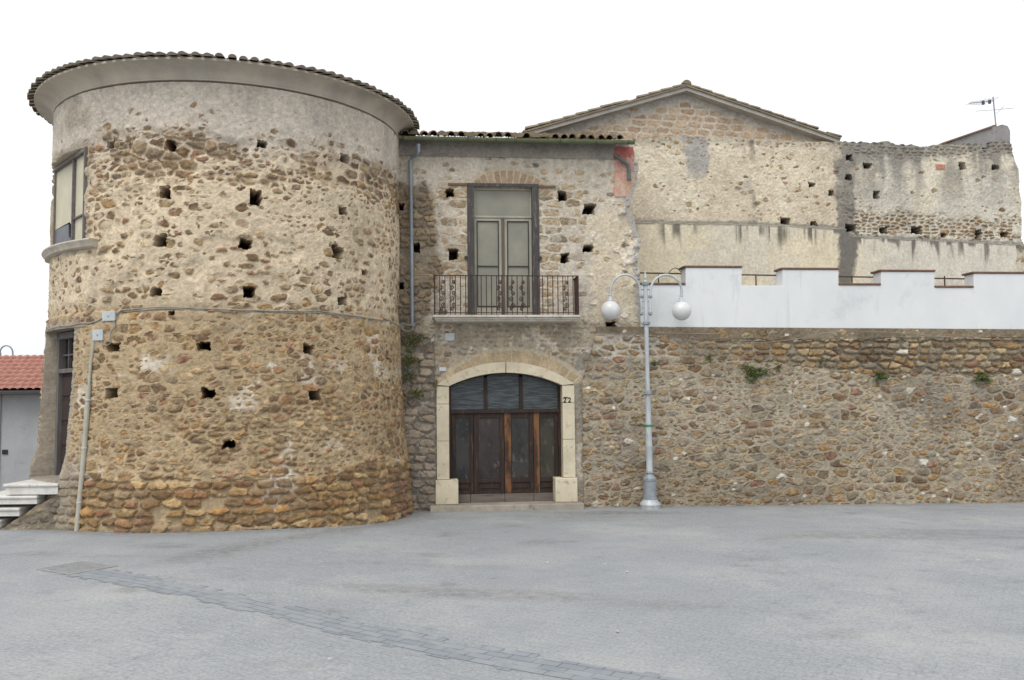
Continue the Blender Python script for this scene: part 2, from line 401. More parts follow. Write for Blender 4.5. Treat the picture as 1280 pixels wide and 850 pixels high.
    def band(a, bb, w):
        mb = MB(); a = np.array(a); bb = np.array(bb); d = (bb-a)/np.hypot(*(bb-a)); nr = np.array([-d[1], d[0]]); L = np.hypot(*(bb-a))
        k = int(L/.13)
        for i in range(k):                                     # stepped edges: whole setts only
            j0 = rnd.choice((0, 0, .06, -.06)); j1 = rnd.choice((0, 0, .06, -.06))
            q = [a+d*(L*i/k)-nr*(w/2+j0), a+d*(L*(i+1)/k)-nr*(w/2+j0), a+d*(L*(i+1)/k)+nr*(w/2+j1), a+d*(L*i/k)+nr*(w/2+j1)]
            mb.add([(x, y, float(ground_z(x, y))+.004) for x, y in q], [(0, 1, 2, 3)])
        o = mb.build('paver_band', m2); o['kind'] = 'structure'
    g0 = on_ground(72, 710)[:2]; g1 = on_ground(830, 858)[:2]
    d = g1-g0; band(g0, g0+d*1.35, .46)
    e0 = on_ground(250, 697)[:2]; e1 = on_ground(505, 655)[:2]
build_ground()

# ================================================================== ROUND TOWER
TOWER = thing('round_tower', 'big round rubble stone tower with plastered upper band and tiled conical roof', 'tower', (TCX, TCY, 0))
def sq(px, py, w, hh):
    th, z = tw(px, py); k = 15.6/F_PX
    a = math.radians(17.3)-th
    return (th*TR, z, w*k/max(.35, math.cos(a)), hh*k)
T_HOLES = [(214,181,10,14),(327,181,12,8),(137,182,8,10),(430,198,12,10),(207,241,11,14),(320,246,13,17),(428,264,10,10),(202,300,13,12),(307,305,14,9),
 (421,316,14,14),(486,330,5,13),(194,365,11,9),(312,365,12,13),(427,377,12,10),(453,340,5,6),(144,434,13,9),(256,433,15,9),(385,436,12,11),(481,445,5,10),
 (142,492,15,10),(261,492,13,11),(393,494,15,12),(483,502,4,9),(286,555,14,8),(215,392,6,6)]
TW_WIN = (math.radians(-65), math.radians(-30.6), 5.30, 7.02)
TW_DOOR = (math.radians(-58.5), math.radians(-33.2), 1.02, 3.74)
def build_tower():
    t0, t1 = math.radians(-96), math.radians(112); nu = int((t1-t0)*TR/.019); nv = int(8.45/.019)
    TH, Z = np.meshgrid(np.linspace(t0, t1, nu), np.linspace(-.35, 8.10, nv))
    U = TH*TR; V = Z
    big = cells(U, V, .31, .18, 21, .85, .6); small = cells(U, V, .16, .095, 22, .9, .65); base = cells(U, V, .31, .15, 23, .75, .30, .10); mid = cells(U, V, .225, .135, 24, .9, .6)
    sel = fbm(U*1.6, V*1.9, 31, 3)
    c = choose(sel > .57, big, mid); c = choose(sel < .42, small, c)
    wob = (fbm(U*.8, V*.8, 33, 4)-.5)
    zb = Z+.9*wob
    lowz = sm(1.45, 1.05, Z+.5*wob+.10*np.cos(TH*1.2))
    c = choose(lowz > .5, base, c)
    # how much stone shows, by height
    dens = np.interp(zb, [0, 1.2, 1.9, 3.0, 3.9, 4.15, 5.4, 5.95, 6.30, 6.95, 7.25, 7.5, 8.1], [1, 1, .97, .92, .80, .58, .55, .66, .92, .95, .30, .16, .0])
    dens = np.clip(dens+.55*(fbm(U*.7, V*.7, 35, 3)-.5), 0.0, 1)
    dens = np.where(Z+.45*wob > 7.18, np.minimum(dens, .34*sm(7.8, 7.3, Z)), dens)
    dry = np.clip(sm(.75, 1.0, lowz)*1.15 + .75*sm(6.15, 6.4, zb)*sm(7.2, 7.0, Z+.5*wob)*sm(.40, .6, fbm(U*2, V*2, 37, 3)+.08), 0, 1)
    dry = np.maximum(dry, .7*sm(.35, .6, fbm(U*1.2, V*1.2, 38, 3))*sm(3.2, 2.4, Z)*sm(math.radians(20), math.radians(40), TH))
    dry = np.maximum(dry, .55*sm(.60, .72, fbm(U*1.1+7, V*1.1, 39, 3))*sm(6.6, 6.0, Z))
    up = sm(6.4, 7.4, zb); midz = sm(3.9, 4.3, Z)
    pl = np.zeros(U.shape+(3,)); pl[:] = S(176, 154, 118)
    pl = mixn(pl, np.broadcast_to(S(206, 187, 156), pl.shape), midz)
    pl = mixn(pl, np.broadcast_to(S(192, 181, 165), pl.shape), up)
    white = sm(.60, .72, fbm(U*1.7, V*1.7, 41, 4))*sm(4.4, 3.6, Z)*.75
    pl = mixn(pl, np.broadcast_to(S(214, 204, 186), pl.shape), white)
    grey = sm(.52, .68, fbm(U*.9, V*.9, 43, 4))*sm(math.radians(-18), math.radians(-32), TH)
    pl = mixn(pl, np.broadcast_to(S(158, 146, 128), pl.shape), grey*.8)
    pal = np.concatenate([OCHRE, BROWN])
    D, C, m = masonry(U, V, c, dens, dry, pal, pl, 45, hs=.038, gap=.008, over=.20*midz, smear=mixn(np.full(U.shape, .62), np.full(U.shape, .15), lowz))
    # brown, darker stones in the bare upper band; yellower ones at the foot
    bandm = sm(6.1, 6.4, zb)*sm(7.3, 7.0, zb)*m; C = mixn(C, C*np.array([.92, .90, .89]), bandm)
    C = mixn(C, C*np.array([1.06, .98, .80]), lowz*m*sm(.35, .6, fbm(U*1.5, V*1.5, 47, 3)))
    C = mixn(C, C*np.array([1.04, .98, .88]), m*sm(4.2, 3.7, Z)*.7)
    gl_ = sm(1.5, 1.1, Z+.5*wob)*sm(math.radians(-24), math.radians(-28), TH+.1*wob); C = mixn(C, np.broadcast_to(S(140, 132, 118), C.shape)*(.75+.5*fbm(U*7, V*7, 48))[..., None], gl_*.75); D = mixn(D, D*.4+.05, gl_)
    D += lowz*.035
    bp = sm(.04, -.04, np.maximum(np.abs(TH-math.radians(82))*TR-.26, np.abs(Z-.40)-.36)+.05*(fbm(U*6, V*6, 62)-.5)); row = np.abs((Z/.075) % 1-.5); C = mixn(C, np.broadcast_to(S(150, 112, 92), C.shape)*(.7+.6*fbm(U*7, V*9, 64))[..., None], bp*sm(.46, .40, row)*.85)
    # ledge of the upper stage at the cable, uneven plaster
    D += .03*sm(4.02, 3.96, Z+.04*wob)
    D += .030*(fbm(U*1.3, V*1.3, 49, 3)-.5)
    # runs of grey weathering below the cornice
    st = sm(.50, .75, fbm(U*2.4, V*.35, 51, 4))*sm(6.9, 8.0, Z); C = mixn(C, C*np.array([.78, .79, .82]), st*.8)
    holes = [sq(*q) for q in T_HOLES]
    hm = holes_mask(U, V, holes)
    D = mixn(D, np.full(U.shape, -.62), hm); C = mixn(C, np.broadcast_to(S(78, 66, 54), C.shape), hm)  # shade inside the putlog holes is painted in as a dark colour
    for (a, b, z0, z1), dep, pc in ((TW_WIN, .32, S(176, 164, 142)), (TW_DOOR, .46, S(160, 150, 134))):
        wv = .012*(fbm(V*5, U*0+3, 53, 2)-.5)
        rect = np.maximum(np.maximum(a*TR-U, U-b*TR)+wv, np.maximum(z0-Z, Z-z1)); near = sm(.16, .05, np.abs(rect))
        C = mixn(C, np.broadcast_to(pc, C.shape)*(.8+.4*fbm(U*6, V*6, 55))[..., None], near*.85*sm(.36, .48, fbm(U*3, V*3, 57)+.1))
        op = sm(.008, -.008, rect); D = mixn(D, np.full(U.shape, -dep), op); C = mixn(C, np.broadcast_to(pc, C.shape)*.8, op)
    D = np.where(Z > 8.035, -.05, D)
    R = trad(Z)+D
    P = np.stack([TCX+R*np.sin(TH), TCY-R*np.cos(TH), Z], -1)
    ev = []; ef = []; N = 28
    for i in range(N+1):
        a = t1+(t0+2*math.pi-t1)*i/N
        for z in (-.35, 1.35, 4, 8.1): ev.append(TP(a, z, 0))
    for i in range(N):
        for j in range(3): ef.append((i*4+j, i*4+4+j, i*4+5+j, i*4+1+j))
    relief('wall', P, C, WALL, TOWER, extra=(ev, ef, S(186, 168, 138)))
    # cornice: roll, cove and lip
    mc = prin('cornice_plaster', S(194, 184, 168), S(164, 157, 147), 1.6, .92, bscale=45, bstr=.4, spec=.1, stretch=(1, 1, .5))
    mb = MB(); prof = [(3.36, 8.02), (3.38, 8.035), (3.39, 8.058), (3.50, 8.062), (3.505, 8.085), (3.49, 8.10)]
    for i in range(9):
        a = i/8*math.pi/2; prof.append((3.49+.335*(1-math.cos(a)), 8.105+.20*math.sin(a)))
    prof += [(3.835, 8.305), (3.835, 8.345), (3.3, 8.36)]
    n = 160; vs = []; fs = []
    for r, z in prof:
        for k in range(n):
            a = 2*math.pi*k/n; vs.append((TCX+r*math.sin(a), TCY-r*math.cos(a), z))
    for i in range(len(prof)-1):
        for k in range(n): fs.append((i*n+k, i*n+(k+1) % n, (i+1)*n+(k+1) % n, (i+1)*n+k))
    mb.add(vs, fs); mb.build('cornice', mc, TOWER, smooth=True)
    # conical roof of barrel tiles
    mt = prin('weathered_tile', S(118, 106, 92), S(90, 86, 76), 5, .9, bscale=40, bstr=.4, spec=.1, c3=S(84, 82, 72))
    mb = MB(); rnd = random.Random(2)
    vs = [(TCX, TCY, 9.55)]; n = 96
    for k in range(n): a = 2*math.pi*k/n; vs.append((TCX+3.80*math.sin(a), TCY-3.80*math.cos(a), 8.352))
    mb.add(vs, [(0, 1+k, 1+(k+1) % n) for k in range(n)])
    nt_ = 122; sl_ = (9.55-8.352)/3.80
    for row, (ra, rb) in enumerate(((3.93, 3.45), (3.50, 3.0), (3.05, 2.5), (2.55, 1.9))):
        for k in range(nt_ if row < 3 else nt_//2):
            nn = nt_ if row < 3 else nt_//2
            a = 2*math.pi*(k+.5)/nn+rnd.uniform(-.004, .004); dr = rnd.uniform(-.025, .025); dz = rnd.uniform(-.008, .012)
            hw = math.pi*ra/nn*.74
            rings = []
            for r, sc in ((ra+dr, 1.0), (rb+dr, .82)):
                z0 = 8.352+(3.80-r)*sl_+.012+dz+(.02 if sc == 1 else 0)
                for rr in (1.0, .80):
                    for j in range(7):
                        an = math.pi*j/6; x = hw*sc*rr*math.cos(an); zz = z0+hw*sc*rr*.85*math.sin(an)
                        rings.append((TCX+r*math.sin(a)+x*math.cos(a), TCY-r*math.cos(a)+x*math.sin(a), zz))
            fs = [(7, 8, 9, 10, 11, 12, 13)]
            for j in range(6):
                fs += [(j, j+1, 15+j, 14+j), (7+j, 21+j, 22+j, 8+j), (j, 7+j, 8+j, j+1), (14+j, 15+j, 22+j, 21+j)]
            mb.add(rings, fs)
    mb.build('roof', mt, TOWER, smooth=True)
    # ---- window on the left: flat two leaf window set in the curve
    a, b, z0, z1 = TW_WIN
    A = TP(a, 6, -.02); B = TP(b, 6, -.02); T = (B-A); L = float(np.hypot(T[0], T[1])); T = T/L; N = np.array([T[1], -T[0], 0])
    class Q: pass
    pw = Plane(0, 0); pw.O = np.array([A[0], A[1], 0]); pw.T = T; pw.N = N
    mf = prin('grey_window_wood', S(124, 117, 110), S(98, 93, 88), 12, .8, stretch=(1, 1, .15))
    mp = prin('window_panel', S(198, 192, 168), S(182, 176, 152), 3, .55, spec=.3, bstr=.08)
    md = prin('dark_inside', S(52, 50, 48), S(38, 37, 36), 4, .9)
    wroot = MB()
    wroot.pbox(pw, L-.05, L-.002, z0, z1, -.20, .05); wroot.pbox(pw, .002, .03, z0, z1, -.20, .01)
    wroot.pbox(pw, .07, L-.05, z1-.07, z1-.002, -.20, .05); wroot.pbox(pw, .07, L-.05, z0, z0+.04, -.20, .02)
    fx = wroot.build('window', mf, TOWER, bevel=.005); fx['label'] = 'weathered grey two leaf window with one broken pane'
    um = L*.62
    lv = MB(); lv.pbox(pw, um-.022, um+.022, z0+.04, z1-.07, -.07, .03)
    lv.pbox(pw, um+.022, L-.05, z0+.50, z0+.53, -.06, .015); lv.pbox(pw, L-.072, L-.05, z0+.04, z1-.07, -.06, .01)
    lv.build('mullion', prin('grey_mullion_wood', S(118, 112, 114), S(94, 90, 94), 12, .8), fx, bevel=.004)
    p = MB(); p.pprism(pw, [(um+.03, z0+.04), (L-.07, z0+.04), (L-.07, z1-.07), (um+.03, z1-.07)], -.05, -.03); p.build('pane', mp, fx)
    p = MB(); p.pprism(pw, [(.03, z0+.50), (um-.32, z0+.52), (um-.20, z0+.44), (um-.13, z0+.46), (um-.09, z0+.36), (um-.03, z0+.33), (um-.03, z1-.07), (.03, z1-.07)], -.05, -.03)
    o = p.build('pane', mp, fx); o['label'] = 'pale pane broken away along its lower edge'
    p = MB(); p.pprism(pw, [(.03, z0+.04), (um-.03, z0+.04), (um-.03, z0+.20), (um-.22, z0+.19), (um-.36, z0+.23), (um-.40, z0+.49), (.03, z0+.49)], -.05, -.03)
    o = p.build('lower_panel', prin('lower_panel', S(122, 124, 130), S(104, 106, 112), 5, .7), fx)
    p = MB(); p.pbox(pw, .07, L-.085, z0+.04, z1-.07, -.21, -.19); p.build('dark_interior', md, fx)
    sill = MB(); prof = [(-.05, 5.30), (.17, 5.30), (.18, 5.275), (.165, 5.25), (.14, 5.225), (.12, 5.17), (.05, 5.15), (-.05, 5.15)]
    vs = []; fs = []; n = 24
    for i in range(n+1):
        an = math.radians(-68)+math.radians(43)*i/n
        for d, z in prof: vs.append((TCX+(TR+d)*math.sin(an), TCY-(TR+d)*math.cos(an), z))
    for i in range(n):
        for j in range(8): fs.append((i*8+j, i*8+8+j, i*8+8+(j+1) % 8, i*8+(j+1) % 8))
    fs += [tuple(range(8)), tuple(range(n*8+7, n*8-1, -1))]
    sill.add(vs, fs); sill.build('window_sill', prin('grey_stone_sill', S(192, 183, 168), S(160, 154, 143), 6, .85), TOWER, smooth=True)
    # ---- doorway at the left
    a, b, z0, z1 = TW_DOOR
    A = TP(a, 2.5, -.31); B = TP(b, 2.5, -.31); T = (B-A); L = float(np.hypot(T[0], T[1])); T = T/L; N = np.array([T[1], -T[0], 0])
    pd = Plane(0, 0); pd.O = np.array([A[0], A[1], 0]); pd.T = T; pd.N = N
    fm = prin('grey_door_frame', S(112, 108, 106), S(84, 80, 78), 10, .8, stretch=(1, 1, .15)); dm = prin('dark_door_wood', S(62, 48, 42), S(44, 36, 34), 10, .75, stretch=(1, 1, .1))
    f = MB(); f.pbox(pd, .02, .13, z0, z1-.02, -.05, .13); f.pbox(pd, L-.12, L-.02, z0, z1-.02, -.05, .13)
    f.pbox(pd, .13, L-.12, z1-.14, z1-.02, -.05, .13); f.pbox(pd, .13, L-.12, 2.95, 3.03, -.05, .15)
    fr = f.build('door', fm, TOWER, bevel=.006); fr['label'] = 'narrow dark door with barred transom in a grey frame'
    f = MB(); f.pbox(pd, .13, L-.12, z0, 2.95, -.05, .05); 
    f.build('door_leaf', dm, fr)
    f = MB()
    for k in range(4): f.pbox(pd, .20, L-.19, z0+.12+k*.46, z0+.48+k*.46, .05, .075)
    f.build('door_panel', dm, fr, bevel=.01)
    f = MB(); f.pbox(pd, .13, L-.12, 3.03, z1-.14, -.03, .0); f.build('transom_glass', prin('dark_glass', S(44, 44, 48), S(36, 36, 40), 3, .25, spec=.5), fr)
    f = MB()
    for k in (1, 2, 3): uu = .13+(L-.25)*k/4; f.pbox(pd, uu-.018, uu+.018, 3.03, z1-.14, 0, .05)
    f.pbox(pd, .13, L-.12, 3.28, 3.31, .01, .055); f.build('transom_bar', fm, fr)
    ln = MB()
    for (zz, d, x0, x1) in ((3.735, .10, -.22, L+.34), (3.80, .05, -.16, L+.22), (3.862, .08, -.30, L+.16)):
        vs = []
        for i in range(13):
            uu = x0+(x1-x0)*i/12; P0 = pd.P(uu, zz); an = math.atan2(P0[0]-TCX, TCY-P0[1])
            for dd, dz in ((-.2, 0), (d-.03, 0), (d-.03, .055), (-.2, .055)):
                q = TP(an, zz+dz, dd); vs.append(q)
        ln.add(vs, [(i*4+j, i*4+4+j, i*4+4+(j+1) % 4, i*4+(j+1) % 4) for i in range(12) for j in range(4)]+[(0, 1, 2, 3), (51, 50, 49, 48)])
    ln.build('lintel', prin('bleached_timber', S(150, 138, 120), S(112, 104, 94), 9, .9, stretch=(.3, .3, 3)), TOWER)
build_tower()

# ================================================================== STONE HOUSE
HB = FAC.P(0.3, 0)
HOUSE = thing('stone_house', 'two storey stone house front with arched doorway, balcony and green gutter', 'house', HB)
def f_(px, py, d=0.0): return FAC.uv(px, py, d)
def fh(px, py, w, hh): u, z = f_(px, py); k = 19.6/F_PX; return (u, z, w*k, hh*k)
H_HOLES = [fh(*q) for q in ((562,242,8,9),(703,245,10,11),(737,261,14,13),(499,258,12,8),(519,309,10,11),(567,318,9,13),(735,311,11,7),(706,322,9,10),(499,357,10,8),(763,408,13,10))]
# arched doorway, in wall metres
DU0, DU1, DZS, DRISE = -1.392, 1.095, 2.67, .285
DUC = (DU0+DU1)/2
def arc_z(u, half, spring, rise, uc=DUC):
    R = (half*half+rise*rise)/(2*rise); return spring+rise-R+np.sqrt(np.maximum(R*R-(u-uc)**2, 0))
def build_house_wall():
    u0, u1 = -2.95, 3.0; z0, z1 = -.35, 8.12
    U, Z = flat_wall(FAC, u0, u1, z0, z1, .0185)
    edge = [f_(a, b) for a, b in ((791,178),(791,185),(798,210),(796.6,226),(790,245),(786,261),(793.5,277),(801,302),(796.6,328),(800,347),(800,407),(800,640))][::-1]
    ez = np.array([e[1] for e in edge]); eu = np.array([e[0] for e in edge])
    ue = np.interp(Z[:, 0], ez, eu)+.05*(fbm(Z[:, 0]*5, Z[:, 0]*0, 61, 4)-.5)
    U = u0+(U-u0)/(u1-u0)*(ue-u0)[:, None]
    V = Z
    # --- regions measured on the front
    def pm(lst, soft=.05, wob=.12, seed=3): return poly_mask(U, V, [f_(*p) for p in lst], soft, wob, seed)
    left = pm([(470,225),(538,232),(552,330),(540,380),(530,408),(470,412)], .08, .2)
    blocks = pm([(545,225),(590,228),(590,345),(555,350)], .1, .25, 5)+pm([(668,225),(722,235),(735,290),(722,390),(668,395)], .1, .25, 6)
    blocks = np.clip(blocks, 0, 1)
    under = pm([(525,398),(745,398),(745,438),(525,438)], .1, .15, 7)
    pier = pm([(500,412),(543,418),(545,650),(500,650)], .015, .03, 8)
    side = pm([(717,440),(745,440),(745,640),(717,640)], .03, .05, 9)
    rough = pm([(735,270),(800,240),(805,420),(740,420)], .1, .2, 10)
    lowm = sm(4.15, 4.0, V+.1*(fbm(U*2, V*2, 11)-.5))
    mid = cells(U, V, .26, .15, 71, .85, .5); big = cells(U, V, .44, .20, 72, .6, .22, .08); small = cells(U, V, .19, .10, 73, .8, .5); crs = cells(U, V, .33, .17, 74, .8, .3, .12)
    c = choose(blocks > .5, big, mid); c = choose(under > .5, small, c); c = choose(pier > .5, crs, c)
    dens = np.full(U.shape, .34)
    dens = mixn(dens, .74, blocks); dens = mixn(dens, .97, left); dens = mixn(dens, .88, lowm); dens = mixn(dens, 1.0, pier); dens = mixn(dens, .30, side); dens = mixn(dens, .24, rough*(1-lowm))
    dens = np.clip(dens+.3*(fbm(U*.9, V*.9, 76, 3)-.5), 0, 1)
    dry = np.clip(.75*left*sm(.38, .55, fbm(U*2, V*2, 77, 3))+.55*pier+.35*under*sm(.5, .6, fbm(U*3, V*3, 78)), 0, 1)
    pl = np.zeros(U.shape+(3,)); pl[:] = S(194, 184, 166)
    pl = mixn(pl, np.broadcast_to(S(204, 190, 164), pl.shape), rough)
    pl = mixn(pl, np.broadcast_to(S(172, 162, 144), pl.shape), lowm)
    pl = mixn(pl, np.broadcast_to(S(146, 138, 124), pl.shape), side)
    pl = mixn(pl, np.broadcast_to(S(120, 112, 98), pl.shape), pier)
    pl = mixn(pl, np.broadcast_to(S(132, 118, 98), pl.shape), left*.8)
    fl = sm(.60, .68, fbm(U*3.5, V*3.5, 79, 4)); pl = mixn(pl, np.broadcast_to(S(214, 204, 188), pl.shape), fl*np.clip(rough+under+.4*lowm, 0, 1)*.8)
    pal = np.concatenate([PALE, PALE[:4], GREY[:2], OCHRE[2:3]])
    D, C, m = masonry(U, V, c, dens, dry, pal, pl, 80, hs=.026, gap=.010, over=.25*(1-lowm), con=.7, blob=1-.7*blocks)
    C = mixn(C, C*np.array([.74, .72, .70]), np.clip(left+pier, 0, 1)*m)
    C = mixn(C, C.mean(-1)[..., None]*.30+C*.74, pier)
    C = mixn(C, C*np.array([.84, .80, .74]), m*lowm*(1-pier)*(1-under))
    D += .05*sm(.40, .60, fbm(U*6, V*6, 82, 4))*fl*rough
    # relieving arch over the balcony door and voussoirs over the doorway
    for (pc, pl_, pr, r_in, r_out, step, col) in ((f_(632,212), f_(577,238), f_(690,240), .0, .40, .165, S(168, 144, 114)), (f_(631,437), f_(552,470), f_(726,474), -.02, .40, .235, S(186, 164, 128))):
        half = (pr[0]-pl_[0])/2; uc = (pr[0]+pl_[0])/2; zs = (pl_[1]+pr[1])/2; rise = pc[1]-zs
        R = (half*half+rise*rise)/(2*rise); zc = pc[1]-R
        rr = np.hypot(U-uc, V-zc); an = np.arctan2(U-uc, V-zc); s = an*R/step
        k = np.floor(s).astype(int); jit = h(k, k*0+4, 2, 7)
        ed = np.minimum(np.abs(s-np.floor(s)), 1-np.abs(s-np.floor(s)))*step
        mk = sm(.012, .028, ed+.02*(fbm(U*9, V*9, 84)-.5))*sm(0, .03, rr-(R-r_out+.06*(jit-.5)))*sm(0, .03, R+.06*(jit-.4)-rr)*sm(half+.1, half-.02, np.abs(U-uc))*sm(zs-.12, zs-.06, V)
        zone = sm(-.05, 0, rr-(R-r_out-.02))*sm(.08, .02, rr-R)*sm(half+.12, half, np.abs(U-uc))*sm(zs-.16, zs-.08, V)
        C = mixn(C, np.broadcast_to(S(188, 174, 148), C.shape)*(.85+.3*fbm(U*7, V*7, 85))[..., None], zone*.9); D = mixn(D, np.full(U.shape, .018), zone)
        C = mixn(C, np.broadcast_to(col, C.shape)*((.82+.34*jit)*(.82+.36*fbm(U*8, V*8, 86)))[..., None], mk); D = mixn(D, np.full(U.shape, .026)+.01*fbm(U*9, V*9, 87), mk)
    # eaves band of smooth plaster
    eb = sm(f_(640,198)[1]-.01, f_(640,198)[1]+.01, V+.02*(fbm(U*3, V*3, 88)-.5))*sm(2.45, 2.35, U)
    C = mixn(C, np.broadcast_to(S(150, 142, 132), C.shape)*(.78+.44*fbm(U*2.5, V*4, 89))[..., None], eb); D = mixn(D, np.full(U.shape, .06)+.006*fbm(U*9, V*9, 90), eb)
    # red painted corner and the pale panel under it
    red = poly_mask(U, V, [f_(*p) for p in ((767,183),(793,183),(793,216),(767,216))], .012, .03)
    pan = poly_mask(U, V, [f_(*p) for p in ((767,217),(782,217),(782,247),(767,247))], .008, .0)
    org = poly_mask(U, V, [f_(*p) for p in ((782,217),(795,215),(789,247),(782,247))], .02, .04)
    nz = fbm(U*5, V*5, 91, 4)
    C = mixn(C, mixn(np.broadcast_to(S(176, 96, 88), C.shape), np.broadcast_to(S(196, 152, 138), C.shape), sm(.45, .62, nz)), red)
    C = mixn(C, mixn(np.broadcast_to(S(196, 170, 150), C.shape), np.broadcast_to(S(206, 150, 130), C.shape), sm(.42, .6, nz)), pan)
    C = mixn(C, mixn(np.broadcast_to(S(214, 160, 112), C.shape), np.broadcast_to(S(206, 184, 152), C.shape), sm(.45, .62, nz)), org)
    D = mixn(D, np.full(U.shape, .03), np.clip(red+org, 0, 1)); D = mixn(D, np.full(U.shape, .05), pan)
    # grey mortar run along the ragged right edge
    run = sm(.20, .04, ue[:, None]-U+.16*(fbm(U*5, V*5, 92)-.5))*sm(4.0, 4.3, V)*sm(7.9, 7.4, V); C = mixn(C, np.broadcast_to(S(158, 156, 152), C.shape), run*.8)
    D += .12*pier*sm(4.0, 3.6, V)
    # damp streak below the balcony ends and sooty weathering
    wk = sm(.5, .72, fbm(U*1.6, V*.5, 93, 4)); C = mixn(C, C*np.array([.80, .80, .80]), wk*.6)
    hm = holes_mask(U, V, H_HOLES); D = mixn(D, np.full(U.shape, -.55), hm); C = mixn(C, np.broadcast_to(S(78, 66, 54), C.shape), hm)  # hole insides coloured dark to deepen their shade
    # openings
    up = (U > BD[0]) & (U < BD[1]) & (V > BD[2]) & (V < BD[3])
    half = (DU1-DU0)/2
    dn = (np.abs(U-DUC) < half+.04) & (V < arc_z(U, half+.04, DZS, DRISE+.02)) & (V > -.4)
    D = np.where(up, -.24, D); D = np.where(dn, -.62, D); C = np.where((up | dn)[..., None], np.array(S(150, 138, 118)), C)
    Up, Vp, Dp, Cp = pad_back(U, V, D, C, 1.2, 0)
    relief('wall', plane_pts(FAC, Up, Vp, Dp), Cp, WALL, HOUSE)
BD = (f_(588, 300)[0], f_(670, 300)[0], f_(630, 394)[1], f_(630, 234)[1])
build_house_wall()

